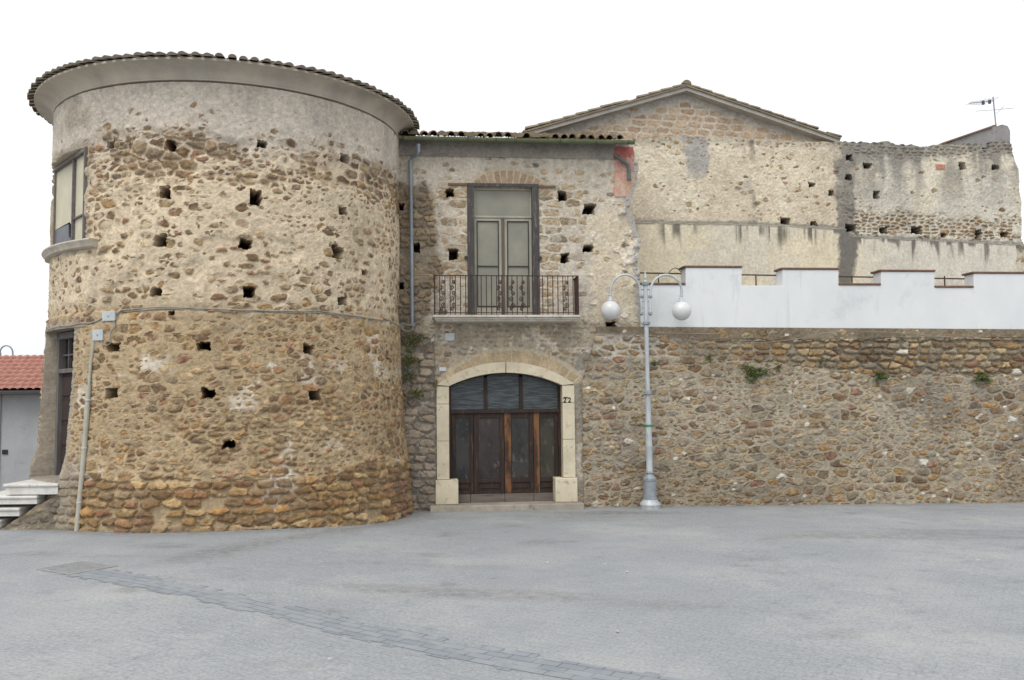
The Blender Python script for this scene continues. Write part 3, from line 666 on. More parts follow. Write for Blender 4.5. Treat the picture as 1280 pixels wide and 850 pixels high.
# ---- doorway: stone surround, threshold, four leaf wooden door with glazed fanlight
def build_doorway():
    ms = prin('cream_limestone', S(212, 202, 178), S(190, 180, 158), 2.4, .8, bscale=40, bstr=.3, spec=.15, c3=S(166, 154, 132))
    half = (DU1-DU0)/2; oh = half+.27; sur = None
    def arch_piece(a0, a1):
        N = 14; inner = [(u, float(arc_z(u, half, DZS, DRISE))) for u in np.linspace(DUC+half*a0, DUC+half*a1, N)]
        outer = [(u, float(arc_z(u, oh, DZS+.03, .49))) for u in np.linspace(DUC+oh*a1, DUC+oh*a0, N)]
        return inner+outer
    rt = MB(); rt.pprism(FAC, arch_piece(-1, -.006), -.30, .075); sur = rt.build('doorway_surround', ms, HOUSE, bevel=.008)
    mb = MB(); mb.pprism(FAC, arch_piece(.006, 1), -.30, .07); mb.build('arch_stone', ms, sur, bevel=.008)
    for sgn, (a, b) in ((0, (DU0-.27, DU0)), (1, (DU1, DU1+.27))):
        for i, (za, zb) in enumerate(((.66, 1.48), (1.488, 2.28), (2.288, 2.665))):
            mb = MB(); mb.pbox(FAC, a, b, za, zb, -.30, .07-.006*i); mb.build('jamb_stone', ms, sur, bevel=.008)
        mb = MB(); x0, x1 = ((a-.03, b+.19), (a-.19, b+.03))[sgn]; mb.pbox(FAC, x0, x1, .13, .652, -.30, .12); mb.build('plinth_block', ms, sur, bevel=.015)
    mb = MB(); mb.pbox(FAC, DU0-.42, DU1+.40, -.2, .125, -.7, .34); mb.build('threshold', prin('worn_step', S(166, 158, 144), S(138, 132, 122), 3, .85, c3=S(120, 116, 108)), HOUSE, bevel=.02)
    # number painted on the right jamb
    ink = prin('black_paint', S(52, 48, 46), None, 9, .7)
    def txt(s, u, z, size):
        cu = bpy.data.curves.new('door_number', 'FONT'); cu.body = s; cu.size = size; cu.space_character = 1.35; cu.offset = .004; cu.extrude = .0015; cu.align_x = 'CENTER'
        tmp = bpy.data.objects.new('tmp', cu); COL.objects.link(tmp); bpy.context.view_layer.update()
        me = bpy.data.meshes.new_from_object(tmp.evaluated_get(bpy.context.evaluated_depsgraph_get())); bpy.data.objects.remove(tmp)
        P = [FAC.P(u+v.co.x, z+v.co.y, .062+.0015+v.co.z) for v in me.vertices]; mb = MB(); mb.add(P, [tuple(p.vertices) for p in me.polygons]); return mb
    uu, zz = f_(709, 503, .07); mb = txt('22', uu, zz, .155); a, b = f_(707, 497, .07); mb.pbox(FAC, a-.035, a+.045, b-.012, b+.016, .060, .066)
    mb.build('door_number', ink, sur)
    # ---- the door itself
    wood = prin('dark_worn_wood', S(56, 43, 37), S(38, 32, 30), 7, .6, stretch=(1, 1, .12), c3=S(90, 66, 50), bscale=30, bstr=.3)
    worn = prin('orange_worn_wood', S(122, 84, 54), S(66, 48, 38), 5, .65, stretch=(1, 1, .3), c3=S(52, 40, 35), lo=.44, hi=.56)
    grey = prin('grey_bleached_wood', S(116, 108, 100), S(92, 86, 80), 6, .8, stretch=(.2, .2, 2), c3=S(74, 68, 64))
    def glass(name, a, b, sc=2.2):
        m = prin(name, a, b, sc, .14, spec=.5, bscale=4, bstr=.12, c3=[x*1.9+.02 for x in a], stretch=(1.2, 1.2, .7), lo=.42, hi=.6); return m
    gl = glass('dusty_door_glass', S(56, 54, 52), S(34, 34, 34)); glr = glass('reddish_door_glass', S(58, 50, 48), S(36, 34, 34)); gly = glass('yellowish_door_glass', S(60, 56, 44), S(36, 35, 33))
    m, n, b = new_mat('rippled_fanlight_glass'); b.inputs['Roughness'].default_value = .22; b.inputs['Specular IOR Level'].default_value = .5
    tc = n.nodes.new('ShaderNodeTexCoord'); mp = n.nodes.new('ShaderNodeMapping'); mp.inputs['Scale'].default_value = (1.4, 1.4, 9); n.links.new(tc.outputs['Object'], mp.inputs['Vector'])
    t = noise_node(n, 2.4, 3, .5, mp.outputs[0]); n.links.new(mixc(n, S(50, 56, 60), S(72, 79, 82), ramp(n, t.outputs['Fac'], .42, .6)), b.inputs['Base Color']); bump(n, b, t.outputs['Fac'], .6, .03)
    fan = m
    D0 = -.24                                   # face of the door, set back in the arch
    u0, u1 = DU0+.004, DU1-.004; zt = f_(632, 514)[1]-.0; zb = .17
    # frame as an arch band plus transom bar
    mb = MB(); N = 20
    inner = [(u, float(arc_z(u, half-.05, DZS, DRISE-.02))) for u in np.linspace(DUC-half+.05, DUC+half-.05, N)]
    outer = [(u, float(arc_z(u, half, DZS, DRISE)-.002)) for u in np.linspace(DUC+half-.002, DUC-half+.002, N)]
    mb.pprism(FAC, [(DUC-half+.05, zt+.041)]+inner+[(DUC+half-.05, zt+.041), (DUC+half-.002, zt+.041)]+outer+[(DUC-half+.002, zt+.041)], D0-.06, D0+.04)
    mb.pbox(FAC, u0, u1, zt-.04, zt+.04, D0-.06, D0+.05)
    mb.pbox(FAC, u0, u0+.055, zb+.30, zt-.041, D0-.06, D0+.04); mb.pbox(FAC, u1-.055, u1, zb+.30, zt-.041, D0-.06, D0+.04)
    door = mb.build('door', wood, HOUSE); door['label'] = 'worn dark brown four leaf wooden door with glazed panels under a fanlight'
    ul = [f_(607, 490, D0)[0], f_(651, 490, D0)[0]]
    for x in ul:
        mb = MB(); mb.pbox(FAC, x-.038, x+.038, zt+.041, float(arc_z(x, half, DZS, DRISE))-.06, D0-.05, D0+.04); mb.build('fanlight_bar', wood, door, bevel=.004)
    xs = [u0+.05, ul[0]-.038, ul[0]+.038, ul[1]-.038, ul[1]+.038, u1-.05]
    for i in (0, 2, 4):
        us = np.linspace(xs[i], xs[i+1], 9)
        mb = MB(); mb.pprism(FAC, [(xs[i], zt+.04), (xs[i+1], zt+.04)]+[(u, float(arc_z(u, half-.03, DZS, DRISE-.01))-.005) for u in us[::-1]], D0-.03, D0-.015); mb.build('fanlight_pane', fan, door)
    # four leaves
    bx = [f_(px, 560, D0)[0] for px in (563.5, 592, 630.5, 667, 699)]
    bx[0] = u0+.055; bx[4] = u1-.055
    gls = [gl, glr, gl, gly]
    gb = f_(630, 599, D0)[1]
    for i in range(4):
        a, b = bx[i]+.004, bx[i+1]-.004; st = .085 if i in (1, 2) else .07
        la = a+(.145 if i == 2 else .125 if i == 3 else st); lb = b-st
        mb = MB(); z0 = zb+.14
        mb.pbox(FAC, la, lb, zt-.14, zt-.045, D0-.05, D0); mb.pbox(FAC, la, lb, gb-.07, gb, D0-.05, D0); mb.pbox(FAC, la, lb, z0, z0+.07, D0-.05, D0)
        mb.pbox(FAC, a, la, z0, zt-.045, D0-.05, D0+.004) if i not in (2, 3) else None
        mb.pbox(FAC, lb, b, z0, zt-.045, D0-.05, D0+.004) if i != 9 else None
        lf = mb.build('door_leaf', wood, door, bevel=.004)
        if i in (2, 3):
            w = MB(); w.pbox(FAC, a, la, z0, zt-.045, D0-.05, D0+.012); o = w.build('worn_stile', worn, lf, bevel=.004); o['label'] = 'stile worn to bare orange wood'
        g = MB(); g.pbox(FAC, la-.005, lb+.005, gb-.005, zt-.135, D0-.035, D0-.024); g.build('glass_pane', gls[i], lf)
        bd = MB(); t_ = .022
        for (ua, ub, za, zc) in ((la, lb, zt-.14-t_, zt-.14), (la, lb, gb, gb+t_), (la, la+t_, gb+t_, zt-.14-t_), (lb-t_, lb, gb+t_, zt-.14-t_)): bd.pbox(FAC, ua, ub, za, zc, D0-.03, D0-.008)
        bd.build('glazing_bead', wood, lf)
        p = MB(); p.pbox(FAC, la, lb, z0+.07, gb-.07, D0-.045, D0-.028); p.pbox(FAC, la+.05, lb-.05, z0+.11, gb-.11, D0-.028, D0-.012); p.build('lower_panel', wood, lf, bevel=.006)
    us = [DU0+.17, f_(588, 620, D0)[0], f_(631, 620, D0)[0], f_(667, 620, D0)[0], DU1-.17]
    for i in range(4):
        mb = MB(); mb.pbox(FAC, us[i]+.004, us[i+1]-.004, .127, zb+.135, D0-.05, D0+.05); mb.build('kick_board', grey, door, bevel=.006)
    hd = MB(); hu, hz_ = f_(664, 560, D0); hd.tube([FAC.P(hu, hz_-.06, D0+.01), FAC.P(hu, hz_-.06, D0+.05), FAC.P(hu, hz_+.06, D0+.05), FAC.P(hu, hz_+.06, D0+.01)], .009); hd.build('handle', prin('dull_iron', S(70, 66, 62), None, 9, .5, metal=.6), door)
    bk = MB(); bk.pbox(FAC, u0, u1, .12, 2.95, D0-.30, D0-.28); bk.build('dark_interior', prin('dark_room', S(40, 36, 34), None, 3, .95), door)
build_doorway()

# ---- balcony door
def build_balcony():
    fr = prin('weathered_dark_frame', S(86, 83, 81), S(64, 62, 62), 9, .85, stretch=(1, 1, .12), c3=S(122, 116, 110))
    gr = prin('grey_green_paint', S(172, 168, 152), S(148, 146, 134), 5, .6, stretch=(1, 1, .3))
    m = prin('clouded_pane', S(146, 143, 126), S(112, 113, 106), .9, .22, spec=.5, bscale=4, bstr=.05)
    u0, u1, z0, z1 = BD
    mb = MB(); mb.pbox(FAC, u0-.07, u0+.085, z0, z1, -.22, .045); mb.pbox(FAC, u1-.085, u1+.07, z0, z1, -.22, .045); mb.pbox(FAC, u0-.07, u1+.07, z1+.002, z1+.075, -.20, .05)
    d = mb.build('balcony_door', fr, HOUSE, bevel=.006); d['label'] = 'glazed double door with clouded panes in a weathered dark frame'
    a, b = f_(560, 232)[0], f_(694, 236)[0]
    tm = prin('brown_timber', S(118, 96, 76), S(92, 78, 64), 9, .9, stretch=(.3, .3, 3))
    mb = MB(); mb.pbox(FAC, a, u0-.074, z1+.015, z1+.065, -.1, .05); mb.build('timber_lintel', tm, HOUSE)
    mb = MB(); mb.pbox(FAC, u1+.074, b, z1-.01, z1+.04, -.1, .05); mb.build('timber_lintel', tm, HOUSE)
    zi = f_(630, 270)[1]; D0 = -.10
    i0, i1 = u0+.085, u1-.085; uc = f_(629, 330, D0)[0]
    mb = MB(); mb.pbox(FAC, i0, i1, zi-.025, zi+.02, -.2, D0+.02); mb.pbox(FAC, i0, i1, z1-.05, z1-.004, -.2, D0+.03); mb.pbox(FAC, i0, i0+.035, zi+.02, z1-.05, -.2, D0+.01); mb.pbox(FAC, i1-.035, i1, zi+.02, z1-.05, -.2, D0+.01)
    mb.build('transom_frame', gr, d, bevel=.004)
    mb = MB(); mb.pbox(FAC, i0+.035, i1-.035, zi+.02, z1-.05, D0-.03, D0-.015); mb.build('transom_pane', m, d)
    zm = f_(630, 333, D0)[1]; zl = f_(630, 383, D0)[1]
    dk = prin('dark_glazing_bar', S(72, 68, 64), S(56, 54, 52), 9, .8)
    for s, (x0, x1) in enumerate(((i0, uc-.03), (uc+.03, i1))):
        mb = MB(); w = .06
        mb.pbox(FAC, x0, x0+w, z0+.02, zi-.03, D0-.04, D0); mb.pbox(FAC, x1-w, x1, z0+.02, zi-.03, D0-.04, D0)
        mb.pbox(FAC, x0+w, x1-w, zi-.09, zi-.03, D0-.04, D0); mb.pbox(FAC, x0+w, x1-w, z0+.02, zl-.02, D0-.04, D0)
        lf = mb.build('door_leaf', gr, d, bevel=.004)
        k = MB()
        for (a_, b_, c_, e_) in ((x0+w, x1-w, zm-.014, zm+.014), (x0+w, x1-w, zl-.02, zl+.012), (x0+w, x0+w+.022, zl+.012, zi-.09), (x1-w-.022, x1-w, zl+.012, zi-.09), (x0+w+.022, x1-w-.022, zi-.115, zi-.09)): k.pbox(FAC, a_, b_, c_, e_, D0-.03, D0+.006)
        k.build('glazing_bar', dk, lf)
        p = MB(); p.pbox(FAC, x0+w-.004, x1-w+.004, zl-.005, zi-.085, D0-.03, D0-.018); p.build('glass_pane', m, lf)
    mb = MB(); mb.pbox(FAC, uc-.029, uc+.029, z0+.02, zi-.03, D0-.04, D0+.035); mb.build('meeting_stile', prin('brown_grey_wood', S(108, 96, 84), S(78, 72, 66), 9, .8, stretch=(1, 1, .12)), d, bevel=.004)
    for x in (f_(583, 323)[0]-.01, f_(674, 323)[0]+.01):
        k = MB(); k.tube([FAC.P(x, f_(583, 323)[1], .0), FAC.P(x, f_(583, 323)[1], .09)], .035, 10); k.tube([FAC.P(x, f_(583, 323)[1], .09), FAC.P(x, f_(583, 323)[1], .10)], .045, 10); k.build('shutter_catch', dk, d)
    # ---- slab and railing
    PR = .62
    ms = prin('marble_slab', S(200, 195, 186), S(174, 168, 156), 4, .7, c3=S(138, 124, 106))
    a = f_(541, 396, PR)[0]; b = f_(726, 398, PR)[0]; zt = f_(630, 393.5, PR)[1]
    mb = MB(); mb.pbox(FAC, a, b, zt-.055, zt, .0, PR); mb.pbox(FAC, a+.035, b-.035, zt-.10, zt-.055, .0, PR-.035); mb.pbox(FAC, a+.06, b-.06, zt-.135, zt-.10, .0, PR-.065)
    bal = mb.build('balcony', ms, HOUSE, bevel=.012); bal['label'] = 'marble balcony slab with rusty iron railing'
    ir = prin('rusty_iron', S(84, 66, 62), S(58, 48, 50), 30, .75, metal=.3, c3=S(112, 72, 54))
    ra, rb = a+.04, b-.04; pr = PR-.05; zh = f_(630, 344.5, pr)[1]; zl2 = zt+.05
    mb = MB()
    def pt(u, z, d=pr): return FAC.P(u, z, d)
    mb.pbox(FAC, ra-.012, rb+.012, zh-.012, zh+.006, pr-.018, pr+.018)
    mb.pbox(FAC, ra-.01, rb+.01, zl2-.008, zl2+.008, pr-.012, pr+.012)
    for x in (ra, rb):
        mb.pbox(FAC, x-.018, x+.018, zh-.014, zh+.004, .0, pr-.019); mb.pbox(FAC, x-.01, x+.01, zl2-.009, zl2+.007, .0, pr-.013)
    rail = mb.build('railing', ir, bal)
    n = 28
    for i in range(n+1):
        x = ra+(rb-ra)*i/n; r = .016 if i in (0, n) else .011
        k = MB(); k.tube([pt(x, zt-.01), pt(x, zh-.01)], r, 6); k.build('baluster', ir, rail)
    for x in (ra, rb):
        for j in range(1, 7):
            k = MB(); k.tube([pt(x, zt-.01, .05+(pr-.05)*j/7.0-.02), pt(x, zh-.012, .05+(pr-.05)*j/7.0-.02)], .011, 6); k.build('baluster', ir, rail)
    def spiral(cx, cz, r, sgn, st, turns=1.4):
        return [pt(cx+sgn*r*(1-.8*t)*math.cos(st+t*turns*2*math.pi), cz+r*(1-.8*t)*math.sin(st+t*turns*2*math.pi)) for t in np.linspace(0, 1, 18)]
    stp = (rb-ra)/n
    for i in (1.5, 3.5, 12.5, 15.0, 17, 25.5):
        x = ra+stp*i; k = MB()
        for zc, sg, r in ((zl2+.16, 1, .055), (zl2+.30, -1, .055), (zl2+.42, 1, .045), (zl2+.54, -1, .05), (zl2+.66, 1, .04), (zl2+.09, -1, .04)):
            k.tube(spiral(x+sg*.012, zc, r, sg, -math.pi/2), .0105, 5)
        k.tube([pt(x, zl2), pt(x+.02, zl2+.25), pt(x-.02, zl2+.5), pt(x, zh-.012)], .006, 5)
        o = k.build('scroll_panel', ir, rail)
build_balcony()

# ---- tiled roof, gutter, downpipes
def build_house_roof():
    mt = prin('coppo_tile', S(136, 120, 98), S(96, 90, 76), 3.5, .9, bscale=40, bstr=.4, spec=.1, c3=S(178, 160, 120))
    u0, u1 = f_(522, 170, .3)[0]-1.2, f_(790, 176, .3)[0]-.02; ze = f_(650, 172, .3)[1]; rnd = random.Random(5)
    sl = .30
    mb = MB(); e = [FAC.P(u0, ze-.02, .34), FAC.P(u1, ze-.02, .34), FAC.P(u1, ze-.02+sl*3.2, -2.9), FAC.P(u0, ze-.02+sl*3.2, -2.9)]
    mb.hexa([tuple(np.array(p)-[0, 0, .07]) for p in e]+e)
    root = mb.build('roof', mt, HOUSE)
    wid = .205; n = int((u1-u0)/wid)
    rows = [(.40, -.06), (-.02, -.5), (-.45, -1.0), (-.95, -1.6), (-1.55, -2.3), (-2.25, -2.95)]
    mbs = (MB(), MB())
    for r_, (da, db) in enumerate(rows):
        for i in range(n):
            x = u0+wid*(i+.5)+rnd.uniform(-.018, .018); dd = rnd.uniform(-.035, .035); dz = rnd.uniform(-.006, .02); tw_ = rnd.uniform(-.025, .025)
            v = []
            for d, sc, xs in ((da+dd, 1, 0), (db+dd, .84, tw_)):
                z0 = ze-.02+(.34-d)*sl+dz+(.022 if sc == 1 else .0)
                for rr in (1, .8):
                    for j in range(7):
                        an = math.pi*j/6; v.append(FAC.P(x+xs+.093*sc*rr*math.cos(an), z0+.098*sc*rr*math.sin(an), d))
            fs = [(7, 8, 9, 10, 11, 12, 13)] if rnd.random() < .3 or r_ else []
            for j in range(6): fs += [(j, j+1, 15+j, 14+j), (7+j, 21+j, 22+j, 8+j), (j, 7+j, 8+j, j+1), (14+j, 15+j, 22+j, 21+j)]
            mbs[0].add(v, fs)
    mbs[0].build('barrel_tiles', mt, root, smooth=True)
    # gutter: half round trough
    mg = prin('green_gutter', S(112, 120, 88), S(92, 100, 80), 5, .65, c3=S(130, 132, 96)); gz = f_(650, 176, .42)[1]
    a, b = f_(505, 174, .40)[0], f_(793, 179, .40)[0]
    mb = MB(); vs = []
    for uu in (a, b):
        for rr in (.068, .060):
            for j in range(9): an = math.pi+math.pi*j/8; vs.append(FAC.P(uu, gz+.04+rr*math.sin(an)*1.0, .40+rr*math.cos(an)))
    fs = []
    for j in range(8): fs += [(j, j+1, 19+j, 18+j), (9+j, 27+j, 28+j, 10+j), (j, 9+j, 10+j, j+1), (18+j, 19+j, 28+j, 27+j)]
    fs += [(0, 18, 27, 9), (8, 17, 35, 26), tuple(range(0, 9)), tuple(range(26, 17, -1))]
    mb.add(vs, fs); g = mb.build('gutter', mg, HOUSE, smooth=True)
    for px in (585, 620, 645, 700, 745, 785):
        k = MB(); uu = f_(px, 176, .40)[0]; k.tube([FAC.P(uu, gz+.04+.072*math.sin(x), .40+.072*math.cos(x)) for x in np.linspace(math.pi*.95, math.pi*2.05, 9)], .009, 6); k.build('gutter_bracket', prin('gutter_bracket', S(74, 80, 70), None, 9, .6) if px == 585 else bpy.data.materials['gutter_bracket'], g)
    mpz = prin('zinc_pipe', S(150, 158, 166), S(118, 128, 136), 6, .45, metal=.35, stretch=(1, 1, .3)); mpg = prin('grey_green_pipe', S(104, 114, 110), S(86, 96, 92), 6, .5, metal=.2)
    p = [(523, 180, .40), (523, 190, .38), (521, 193, .34), (515, 197, .16), (513, 201, .12), (513.3, 220, .12), (514.5, 310, .12), (515.5, 408, .13)]
    mb = MB(); mb.tube([FAC.P(*f_(a_, b_, d_), d_) for a_, b_, d_ in p], .042, 12); dp = mb.build('downpipe', mpz, HOUSE, smooth=True); dp['label'] = 'long zinc downpipe beside the tower'
    for py in (203, 255, 352):
        k = MB(); x = f_(513.2+(py-200)*.011, py, .12); k.tube([FAC.P(x[0], x[1]-.02, .12), FAC.P(x[0], x[1]+.02, .12)], .052, 12); k.pbox(FAC, x[0]-.02, x[0]+.02, x[1]-.015, x[1]+.015, -.02, .075); k.build('pipe_collar', mpz, dp, smooth=True)
    p = [(786, 182, .38), (776, 190, .30), (769, 194, .20), (770, 197, .14), (778, 203, .10), (785, 207, .09), (786.3, 211, .09), (786.3, 224, .09)]
    p = [(769, 194, .09), (774, 198, .10), (782, 203.5, .10), (785.5, 207, .10), (786.3, 212, .10), (786.3, 224, .10)]
    mb = MB(); mb.tube([FAC.P(*f_(a_, b_, d_), d_) for a_, b_, d_ in p], .040, 12); q = mb.build('downpipe', mpg, HOUSE, smooth=True); q['label'] = 'short bent pipe end on the red painted corner'
    k = MB(); x = f_(786.3, 224, .10); k.tube([FAC.P(x[0], x[1]-.02, .1), FAC.P(x[0], x[1]+.02, .1)], .05, 12); k.build('pipe_collar', mpg, q, smooth=True)
build_house_roof()

# ================================================================== RETAINING WALL
def build_retaining():
    u0, u1 = f_(728, 560)[0], 15.6; z0, z1 = -.45, 3.955
    U, V = flat_wall(FAC, u0, u1, z0, z1, .0185)
    el = u0+.09*(fbm(V[:, 0]*3, V[:, 0]*0, 101, 4)-.5)+.35*sm(2.6, 3.9, V[:, 0])
    U = el[:, None]+(U-u0)/(u1-u0)*(u1-el[:, None])
    topz = 3.955-.008*(U-3)
    V = z0+(V-z0)/(z1-z0)*(topz-z0)
    big = cells(U, V, .34, .185, 111, .9, .55); mid = cells(U, V, .25, .14, 112, .9, .65); small = cells(U, V, .16, .095, 113, .9, .65); crs = cells(U, V, .30, .15, 114, .8, .36, .12)
    s = fbm(U*1.8, V*2.2, 115, 3)
    c = choose(s > .49, big, mid); c = choose(s < .36, small, c)
    bandtop = np.interp(U, [2, 4, 6, 9, 16], [3.80, 3.66, 3.64, 3.66, 3.66]); bandlo = np.interp(U, [1, 4, 6, 9, 12, 16], [3.3, 3.25, 3.1, 2.86, 2.78, 2.75])
    w = .22*(fbm(U*1.4, V*1.4, 116, 3)-.5)
    band = sm(bandlo-.08, bandlo+.08, V+w)*sm(bandtop+.03, bandtop-.03, V+.3*w)
    c = choose(band > .5, crs, c)
    dens = np.clip(.98+.34*(fbm(U*.8, V*.8, 117, 3)-.5), .6, 1); dens = mixn(dens, 1, band)
    topm = sm(bandtop, bandtop+.05, V+.3*w); dens = mixn(dens, .30, topm)
    dry = np.clip(band*(.35+.65*sm(4, 7, U))+.30*sm(.55, .7, fbm(U*1.3, V*1.3, 118, 3)), 0, 1)
    pl = np.zeros(U.shape+(3,)); pl[:] = S(164, 153, 131)
    lo = sm(.42, .60, fbm(U*.5, V*.8, 119, 3)); pl = mixn(pl, np.broadcast_to(S(150, 142, 126), pl.shape), lo)
    wl = sm(3.0, 3.5, V)*sm(4.6, 2.5, U)*sm(.40, .55, fbm(U*2.2, V*2.2, 120, 4)); pl = mixn(pl, np.broadcast_to(S(204, 194, 178), pl.shape), wl*.9)
    pl = mixn(pl, np.broadcast_to(S(134, 120, 98), pl.shape), topm)
    pal = np.concatenate([OCHRE[:7], BROWN, GREY, GREY])
    D, C, m = masonry(U, V, c, dens, dry, pal, pl, 121, hs=.046, gap=.012, smear=.40, sharp=.014)
    # scattered white limestone chips
    e, r1, r2, r3, rd_ = c; wc = m*(r2 > .990); C = mixn(C, np.broadcast_to(S(206, 200, 188), C.shape), wc)
    e2, q1, q2, q3, rd_ = cells(U, V, .12, .085, 122, .9, .8); ch = sm(.0, .015, rd_-.004+.03*(fbm(U*14, V*14, 125)-.5))*(q1 > .974)*sm(.40, .5, fbm(U*1.5, V*1.5, 127, 3)); C = mixn(C, np.broadcast_to(S(210, 204, 192), C.shape), ch*(1-band)); D += .012*ch
    C = mixn(C, C*np.array([1.02, 1.0, .94]), band*m); C = mixn(C, C*np.array([.80, .78, .76]), sm(.5, .68, fbm(U*.7+4, V*.9, 123, 4))*.7)
    C = mixn(C, C*np.array([.86, .83, .80]), sm(1.7, .3, V)*sm(.3, .6, fbm(U*.6, V*.8, 126, 3)))
    D += .05*(fbm(U*1.1, V*1.1, 124, 3)-.5)+.045
    D = np.where(topm > .5, D+.01, D)
    Up, Vp, Dp, Cp = pad_back(U, V, D, C, 1.0, 0)
    o = relief('retaining_wall', plane_pts(FAC, Up, Vp, Dp), Cp, WALL)
    tag(o, 'long low rubble stone retaining wall below the white battlemented wall', 'wall')
build_retaining()

def build_parapet():
    B0 = FAC.P(6, 3.95)
    root = thing('parapet_wall', 'white plastered parapet wall with stepped battlements on top of the rubble wall', 'parapet', B0)
    m = prin('white_limewash', S(218, 220, 220), S(206, 209, 210), .9, .9, bscale=30, bstr=.2, spec=.1, stretch=(1, 1, .5))
    nn = m.node_tree; bb = nn.nodes['Principled BSDF']; tc = nn.nodes.new('ShaderNodeTexCoord'); mp = nn.nodes.new('ShaderNodeMapping'); mp.inputs['Scale'].default_value = (3.2, 3.2, .28); nn.links.new(tc.outputs['Object'], mp.inputs['Vector'])
    t = noise_node(nn, 1.6, 7, .68, mp.outputs[0]); t2 = noise_node(nn, 1.1, 6, .7, tc.outputs['Object']); old = bb.inputs['Base Color'].links[0].from_socket
    c1 = mixc(nn, old, S(176, 180, 182), ramp(nn, t.outputs['Fac'], .60, .86)); c1 = mixc(nn, c1, S(186, 188, 188), ramp(nn, t2.outputs['Fac'], .56, .80))
    t3 = noise_node(nn, 6, 8, .75, tc.outputs['Object']); c1 = mixc(nn, c1, S(168, 166, 160), ramp(nn, t3.outputs['Fac'], .66, .74)); nn.links.new(c1, bb.inputs['Base Color'])
    mc = prin('brown_coping', S(120, 92, 76), S(92, 76, 66), 5, .9, c3=S(136, 120, 104))
    u0 = f_(800, 390, .06)[0]; zb0, zb1 = f_(815, 410, .06)[1]+.02, f_(1280, 413, .06)[1]+.02
    zb = lambda u: zb0+(u-3.1)*(zb1-zb0)/8.9
    segs = []        # u0,u1,top,coping
    for x0, x1, y, cop in ((800, 857, 356, 1), (857, 927, 334.5, 1), (927, 978, 357, 0), (978, 1048, 337, 1), (1048, 1101, 356.5, 1), (1101, 1168, 339.5, 1), (1168, 1217, 359.5, 1), (1217, 1292, 342, 1), (1292, 1340, 362, 1), (1340, 1412, 345, 1)):
        a, z = f_(x0, y, .06); b = f_(x1, y, .06)[0]; segs.append((a, b, z, cop))
    mb = MB(); th0, th1 = .07, -.31
    n = len(segs); dv = []
    # one stepped polygon extruded, subdivided along the base so the foot follows the wall
    poly = [(segs[0][0], zb(segs[0][0])), (segs[-1][1], zb(segs[-1][1]))]
    for a, b, z, c in segs[::-1]: poly += [(b, z), (a, z)]
    mb.pprism(FAC, poly, th1, th0); mb.build('wall', m, root, bevel=.012)
    for i, (a, b, z, c) in enumerate(segs):
        if not c: continue
        hi = z > min(segs[max(i-1, 0)][2], segs[min(i+1, n-1)][2])+.1
        k = MB(); k.pbox(FAC, a-(.045 if hi else -.004), b+(.01 if hi else -.012), z+.002, z+.045, th1-.03, th0+.025); k.build('coping', mc, root, bevel=.008)
    k = MB(); zr = f_(950, 345, -.3)[1]; ur = segs[-1][1]
    k.tube([FAC.P(segs[0][0]+.05, zr+.06, -.30), FAC.P(ur, zr-.10, -.30)], .017, 8)
    rl = k.build('rail', prin('rusty_rail', S(86, 66, 56), S(70, 58, 54), 9, .7), root)
    for a, b, z, c in segs[::2]:
        k = MB(); uu = (a+b)/2; k.tube([FAC.P(uu, 3.7, -.30), FAC.P(uu, zr+.02, -.30)], .017, 6); k.build('rail_post', bpy.data.materials['rusty_rail'], rl)
    k = MB(); pts = []
    for t in np.linspace(0, 1, 9): pts.append(FAC.P(*f_(833+22*t, 345-10*math.sin(t*math.pi), -.3), -.30))
    k.tube(pts, .010, 6); k.build('bent_wire', bpy.data.materials['rusty_rail'], rl)
    # terrace floor behind, not seen from the piazza
    k = MB(); k.pbox(FAC, 3.0, 15.6, 3.70, 3.85, -4.2, -.98); o = k.build('terrace', prin('terrace_floor', S(150, 144, 134), None, 4, .9)); o['kind'] = 'structure'
build_parapet()

